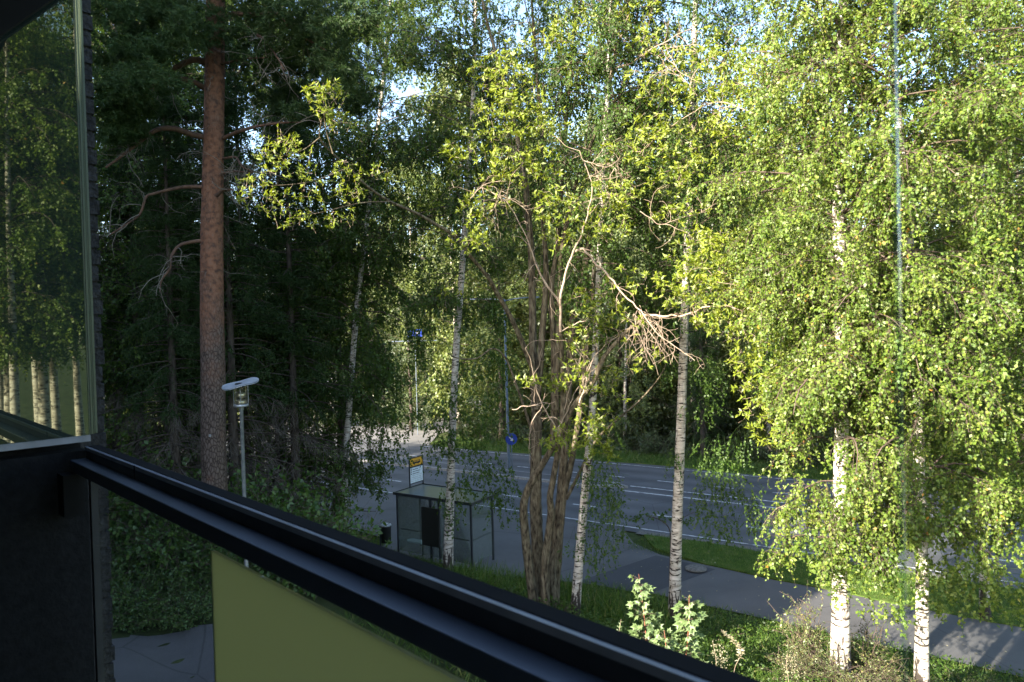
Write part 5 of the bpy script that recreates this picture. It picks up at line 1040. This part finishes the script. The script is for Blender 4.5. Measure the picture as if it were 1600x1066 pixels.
for (px, d, sc, sz) in ((1262, 14.6, 0.9, 1.35), (1345, 14.4, 0.95, 1.05), (1300, 13.4, 0.8, 0.8), (1375, 13.8, 0.9, 0.7), (1410, 13.2, 0.8, 0.6), (1240, 13.6, 0.7, 0.8), (1475, 13.2, 0.8, 0.6), (1340, 12.6, 0.8, 0.6), (1440, 12.6, 0.7, 0.5), (1520, 13.6, 0.6, 0.9), (1585, 13.0, 0.7, 0.6)):
    p = P(px, 900, d); place(shoot, p[0], p[1], rng.uniform(0, 6.28), sc, szz=sz)
yb_ = bush_model('yellow_shrub', 'small yellow-green shrub lit by the sun just above the balcony rail', 'shrub', 'small yellow shrubs above the rail', 0.45, 0.6, 65, 'yellow_leaf', 0.07, 24, 7, 0.5)
for (px, py, d, sc) in ((1145, 1050, 11.8, 0.9), (1190, 1075, 11.4, 0.8), (690, 1075, 8.6, 0.5), (728, 1075, 8.7, 0.5)):
    p = P(px, py, d); place(yb_, p[0], p[1], rng.uniform(0, 6.28), sc)

# maple saplings
def maple(label, top, foot, d, n, seed, group='maple saplings'):
    r = np.random.default_rng(seed); w_ = to_ground(px_path([(foot[0], foot[1], d), ((foot[0] + top[0]) / 2 + 3, (foot[1] + top[1]) / 2), top]))
    t = thing('maple_sapling', label, 'sapling', w_[0], group); pts = spline(w_, 20); V, Q = tubes(pts[None], np.linspace(0.013, 0.004, 20)[None], 7)
    np_mesh('stem', V, Q, noisy('maple_stem', [(0.3, (0.20, 0.07, 0.04)), (0.7, (0.34, 0.14, 0.08))], nscale=9), t, True)
    ol = []
    for th, rr_ in ((-180, 0.12), (-150, 0.42), (-118, 0.36), (-95, 0.62), (-78, 0.50), (-62, 0.62), (-50, 0.95), (-36, 0.55), (-24, 0.62), (-10, 0.78), (0, 1.12)): ol.append((th, rr_))
    ol = ol + [(-a, r_) for a, r_ in ol[-2:0:-1]]
    lf_v, lf_f, st, tint = [], [], Geo(), []
    n0 = 0; up0 = nrm(-HD * 0.55 + np.array([0, 0, 0.85]))
    for k in range(n):
        u = r.uniform(0.25, 1.0); c = pts[min(19, int(u * 19))]; az = (k % 2) * math.pi + (k // 2) * math.pi / 2 + r.normal(0, 0.5); pl = r.uniform(0.08, 0.34) * (1.25 - 0.7 * u)
        dirn = np.array([math.cos(az), math.sin(az), r.uniform(0.0, 0.6)]); e = c + nrm(dirn) * pl
        st.add(*tubes(np.array([[c, (c + e) / 2 + np.array([0, 0, 0.02]), e]]), np.full((1, 3), 0.0025), 4))
        nn = nrm(up0 + r.normal(0, 0.35, 3)); f = nrm(np.array([math.cos(az), math.sin(az), -0.35]) - nn * (np.array([math.cos(az), math.sin(az), -0.35]) @ nn)); s_ = np.cross(nn, f); sz = r.uniform(0.075, 0.125) * (1.15 - 0.4 * (u > 0.9))
        lf_v.append(e[None] + nn * 0.0); ring = []
        for a, rr_ in ol:
            a_ = math.radians(a); ring.append(e + sz * rr_ * (f * math.cos(a_) + s_ * math.sin(a_)) * 1.0 + f * sz * 0.25 - nn * sz * 0.22 * rr_ ** 2 * abs(math.sin(a_)))
        lf_v.append(np.array(ring)); m_ = len(ol)
        lf_f += [(n0, n0 + 1 + i, n0 + 1 + (i + 1) % m_) for i in range(m_)]; n0 += m_ + 1; tint += [r.random()] * (m_ + 1)
    st.build('leaf_stalks', t and M['brown_twig'], t)
    np_mesh('leaves', np.vstack(lf_v), np.array(lf_f), M['maple_leaf'], t, tint=np.array(tint)); return t
maple('taller maple sapling with pale lobed leaves above the rail, left of the slim birch', (998, 897), (1012, 1060), 13.4, 96, 1)
maple('shorter maple sapling with pale lobed leaves, right at the foot of the slim birch', (1077, 930), (1066, 1070), 13.2, 90, 2)
maple('small maple sapling tucked low between the two taller saplings', (1038, 985), (1040, 1075), 13.0, 34, 3)
# flower spikes and dry stalks at the rail
def stalk(name, label, px, y_top, y_foot, d, kind, seed):
    r = np.random.default_rng(seed); w_ = to_ground(px_path([(px, y_foot, d), (px + r.normal(0, 5), (y_top + y_foot) / 2), (px + r.normal(0, 8), y_top)])); t = thing(name, label, 'weed', w_[0]); pts = spline(w_, 24)
    ge = Geo(); ge.add(*tubes(pts[None], np.linspace(0.006, 0.003, 24)[None], 5)); ge.build('stem', M['pale_twig'], t); lf_ = Geo()
    if kind == 'plume':
        n_ = 260; u = r.uniform(0.55, 1, n_); p = pts[(u * 23).astype(int)]; o = p + (r.normal(0, 1, (n_, 3)) * 0.07 + np.array([0.07, 0, 0.0])) * (1.3 - u)[:, None] * 2.2; lv(lf_, o, r.normal(0, 1, (n_, 3)) + np.array([0.4, 0, 0.4]), np.full(n_, 0.03), 0.4, r); lf_.build('sprays', M['dry_leaf'], t)
    else:
        n_ = 130; u = r.uniform(0.15 if kind == 'leafy' else 0.6, 1, n_); p = pts[(u * 23).astype(int)]; az = r.uniform(0, 6.28, n_); tip = np.stack([np.cos(az), np.sin(az), r.uniform(-0.1, 0.9, n_)], -1); lv(lf_, p, tip, 0.10 * (1.25 - 0.6 * u), 0.22, r); lf_.build('leaves', M['maple_leaf'] if kind == 'leafy' else M['dry_leaf'], t)
stalk('willowherb', 'small pale leafy willowherb spike left of the maple saplings', 964, 968, 1030, 13.0, 'leafy', 1)
stalk('goldenrod', 'arching pale seed plume right of the maple saplings', 1118, 1004, 1060, 12.4, 'plume', 2)
stalk('dry_stalk', 'bare straight dry stalk standing between plume and yellow shrub', 1147, 984, 1050, 12.2, 'dry', 3)
stalk('dry_spike', 'reddish dry flower spike above the dark weeds, leaning left', 1232, 1020, 1062, 12.6, 'plume', 4)

# sapling on the verge behind the slim birch
w_ = px_path([(1046, 890, 22.3), (1048, 850), (1045, 825), (1030, 812), (1010, 806, 22)]); w_[0, 2] = 0.0
vs = thing('verge_sapling', 'small dark sapling on the verge just left of the slim birch', 'sapling', w_[0]); g = Geo(); tpv = stem_geo(g, w_, 0.035, 0.012, 24, 7, 0.03, 4)
tpv2 = stem_geo(g, np.vstack([tpv[12], px_path([(1060, 815, 22.4), (1085, 800, 22.4)])]), 0.02, 0.008, 12, 6, 0.03, 5)
g.build('stem', M['dark_bark'], vs, True); tw, lf = Geo(), Geo(); clump_foliage(tw, lf, [(1012, 806, 26, 12, 22.1, 190), (1040, 810, 20, 12, 22.2, 110), (990, 815, 16, 8, 22, 60), (1080, 810, 22, 14, 22.4, 110), (1110, 845, 30, 10, 22.4, 90)], rng, 0.075, 0.6, 9)
for V_, Q_ in zip(tw.V, tw.Q): lf.Q.append(Q_ + lf.n); lf.V.append(V_); lf.t.append(np.zeros(len(V_)))
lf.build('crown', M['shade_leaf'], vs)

# grass: blades on the verge, the slope and the far bank; fallen leaves on the path
def blades(name, pts, h, rng, mat='grass_blade', lean=0.5, wr=0.10):
    n = len(pts); tip = nrm(rng.normal(0, lean, (n, 3)) * np.array([1, 1, 0.2]) + np.array([0, 0, 1.0])); L = h * rng.uniform(0.5, 1.4, n); gq = Geo(); lv(gq, pts, tip, L, wr, rng, 0.05)
    return props(gq.build(name, M[mat]), kind='stuff')
def scatter(s0, s1, m0, m1, dens, zf, keep=None):
    n = int((s1 - s0) * (m1 - m0) * dens); s_ = rng.uniform(s0, s1, n); m_ = rng.uniform(m0, m1, n); p = UV[None] * s_[:, None] + NV[None] * m_[:, None]
    p[:, 2] = zf(s_, m_, p); a = np.arctan2(p[:, 0], p[:, 1]); k = np.abs(a) < 0.70
    if keep is not None: k &= keep(s_, m_, p)
    return p[k]
lowm = lambda s: np.interp(s, [-60, -26, -19.5, -18.8, -17, -13, -9, -4, 2, 8, 60], [21.2, 21.1, 20.4, 19.0, 19.0, 19.2, 20.2, 19.9, 19.55, 19.5, 19.0])
upm = lambda s: np.interp(s, [-9.2, -6, -1, 3, 9, 60], [23.75, 23.3, 22.85, 22.55, 22.4, 22.0])
blades('verge_grass', scatter(-10.5, 14, 22.2, 25.8, 620, lambda s, m, p: 0.045 + 0 * s, lambda s, m, p: m > upm(s) + rng.normal(0, 0.12, len(s))), 0.09, rng)
blades('slope_grass', scatter(-22, 10, 13.0, 21.2, 330, lambda s, m, p: ground_z(p[:, 0], p[:, 1]) - 0.02, lambda s, m, p: m < lowm(s) + rng.normal(0, 0.10, len(s))), 0.22, rng, lean=0.7, wr=0.06)
blades('near_grass', scatter(-12, 12, 6.0, 13.0, 160, lambda s, m, p: ground_z(p[:, 0], p[:, 1]) - 0.02, lambda s, m, p: (np.linalg.norm(p[:, :2] - cen[:2], axis=1) > 3.6)), 0.28, rng, lean=0.7, wr=0.06)
tall = scatter(-14.5, -6, 16.6, 19.2, 160, lambda s, m, p: ground_z(p[:, 0], p[:, 1]) - 0.02); blades('tall_grass', tall, 0.55, rng, lean=0.35, wr=0.025)
blades('far_grass', scatter(-33, 40, 38.9, 42.8, 240, lambda s, m, p: 0.05 + 0 * s, lambda s, m, p: m > 38.95 + np.abs(rng.normal(0, 0.12, len(s)))), 0.20, rng, lean=0.5, wr=0.12)
fl = scatter(-12, 12, 19.6, 24.5, 2.2, lambda s, m, p: 0.022 + 0 * s); fl[:, 2] = np.where(m_of(fl) > upm(s_of(fl)), 0.10, 0.022); tipd = rng.normal(0, 1, fl.shape) * np.array([1, 1, 0.12]); gq = Geo(); lv(gq, fl, tipd, rng.uniform(0.05, 0.10, len(fl)), 0.6, rng, 0.1, nbias=np.array([0, 0, 3.0])); props(gq.build('fallen_leaves', M['dry_leaf']), kind='stuff')
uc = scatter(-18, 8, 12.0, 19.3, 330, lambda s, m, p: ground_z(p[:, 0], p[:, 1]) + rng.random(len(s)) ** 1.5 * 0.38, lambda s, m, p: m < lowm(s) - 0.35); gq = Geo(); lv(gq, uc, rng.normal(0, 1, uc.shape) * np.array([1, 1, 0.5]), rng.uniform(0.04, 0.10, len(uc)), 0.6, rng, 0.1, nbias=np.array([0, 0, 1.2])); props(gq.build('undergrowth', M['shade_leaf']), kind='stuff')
# bushes along the house that show in the folded panes
for (az, dist, sc) in ((117, 15, 0.7), (120, 13.5, 0.6), (123, 15, 0.75), (125.5, 13, 0.6), (128, 15.5, 0.7), (121.5, 18, 0.8), (126.5, 18.5, 0.85), (131, 14, 0.6)):
    place(far_bush, dist * math.sin(rad(az)), dist * math.cos(rad(az)), rng.uniform(0, 6.28), sc, 'green bush seen only as a reflection in the folded glass panes', 'bushes mirrored in the folded panes')
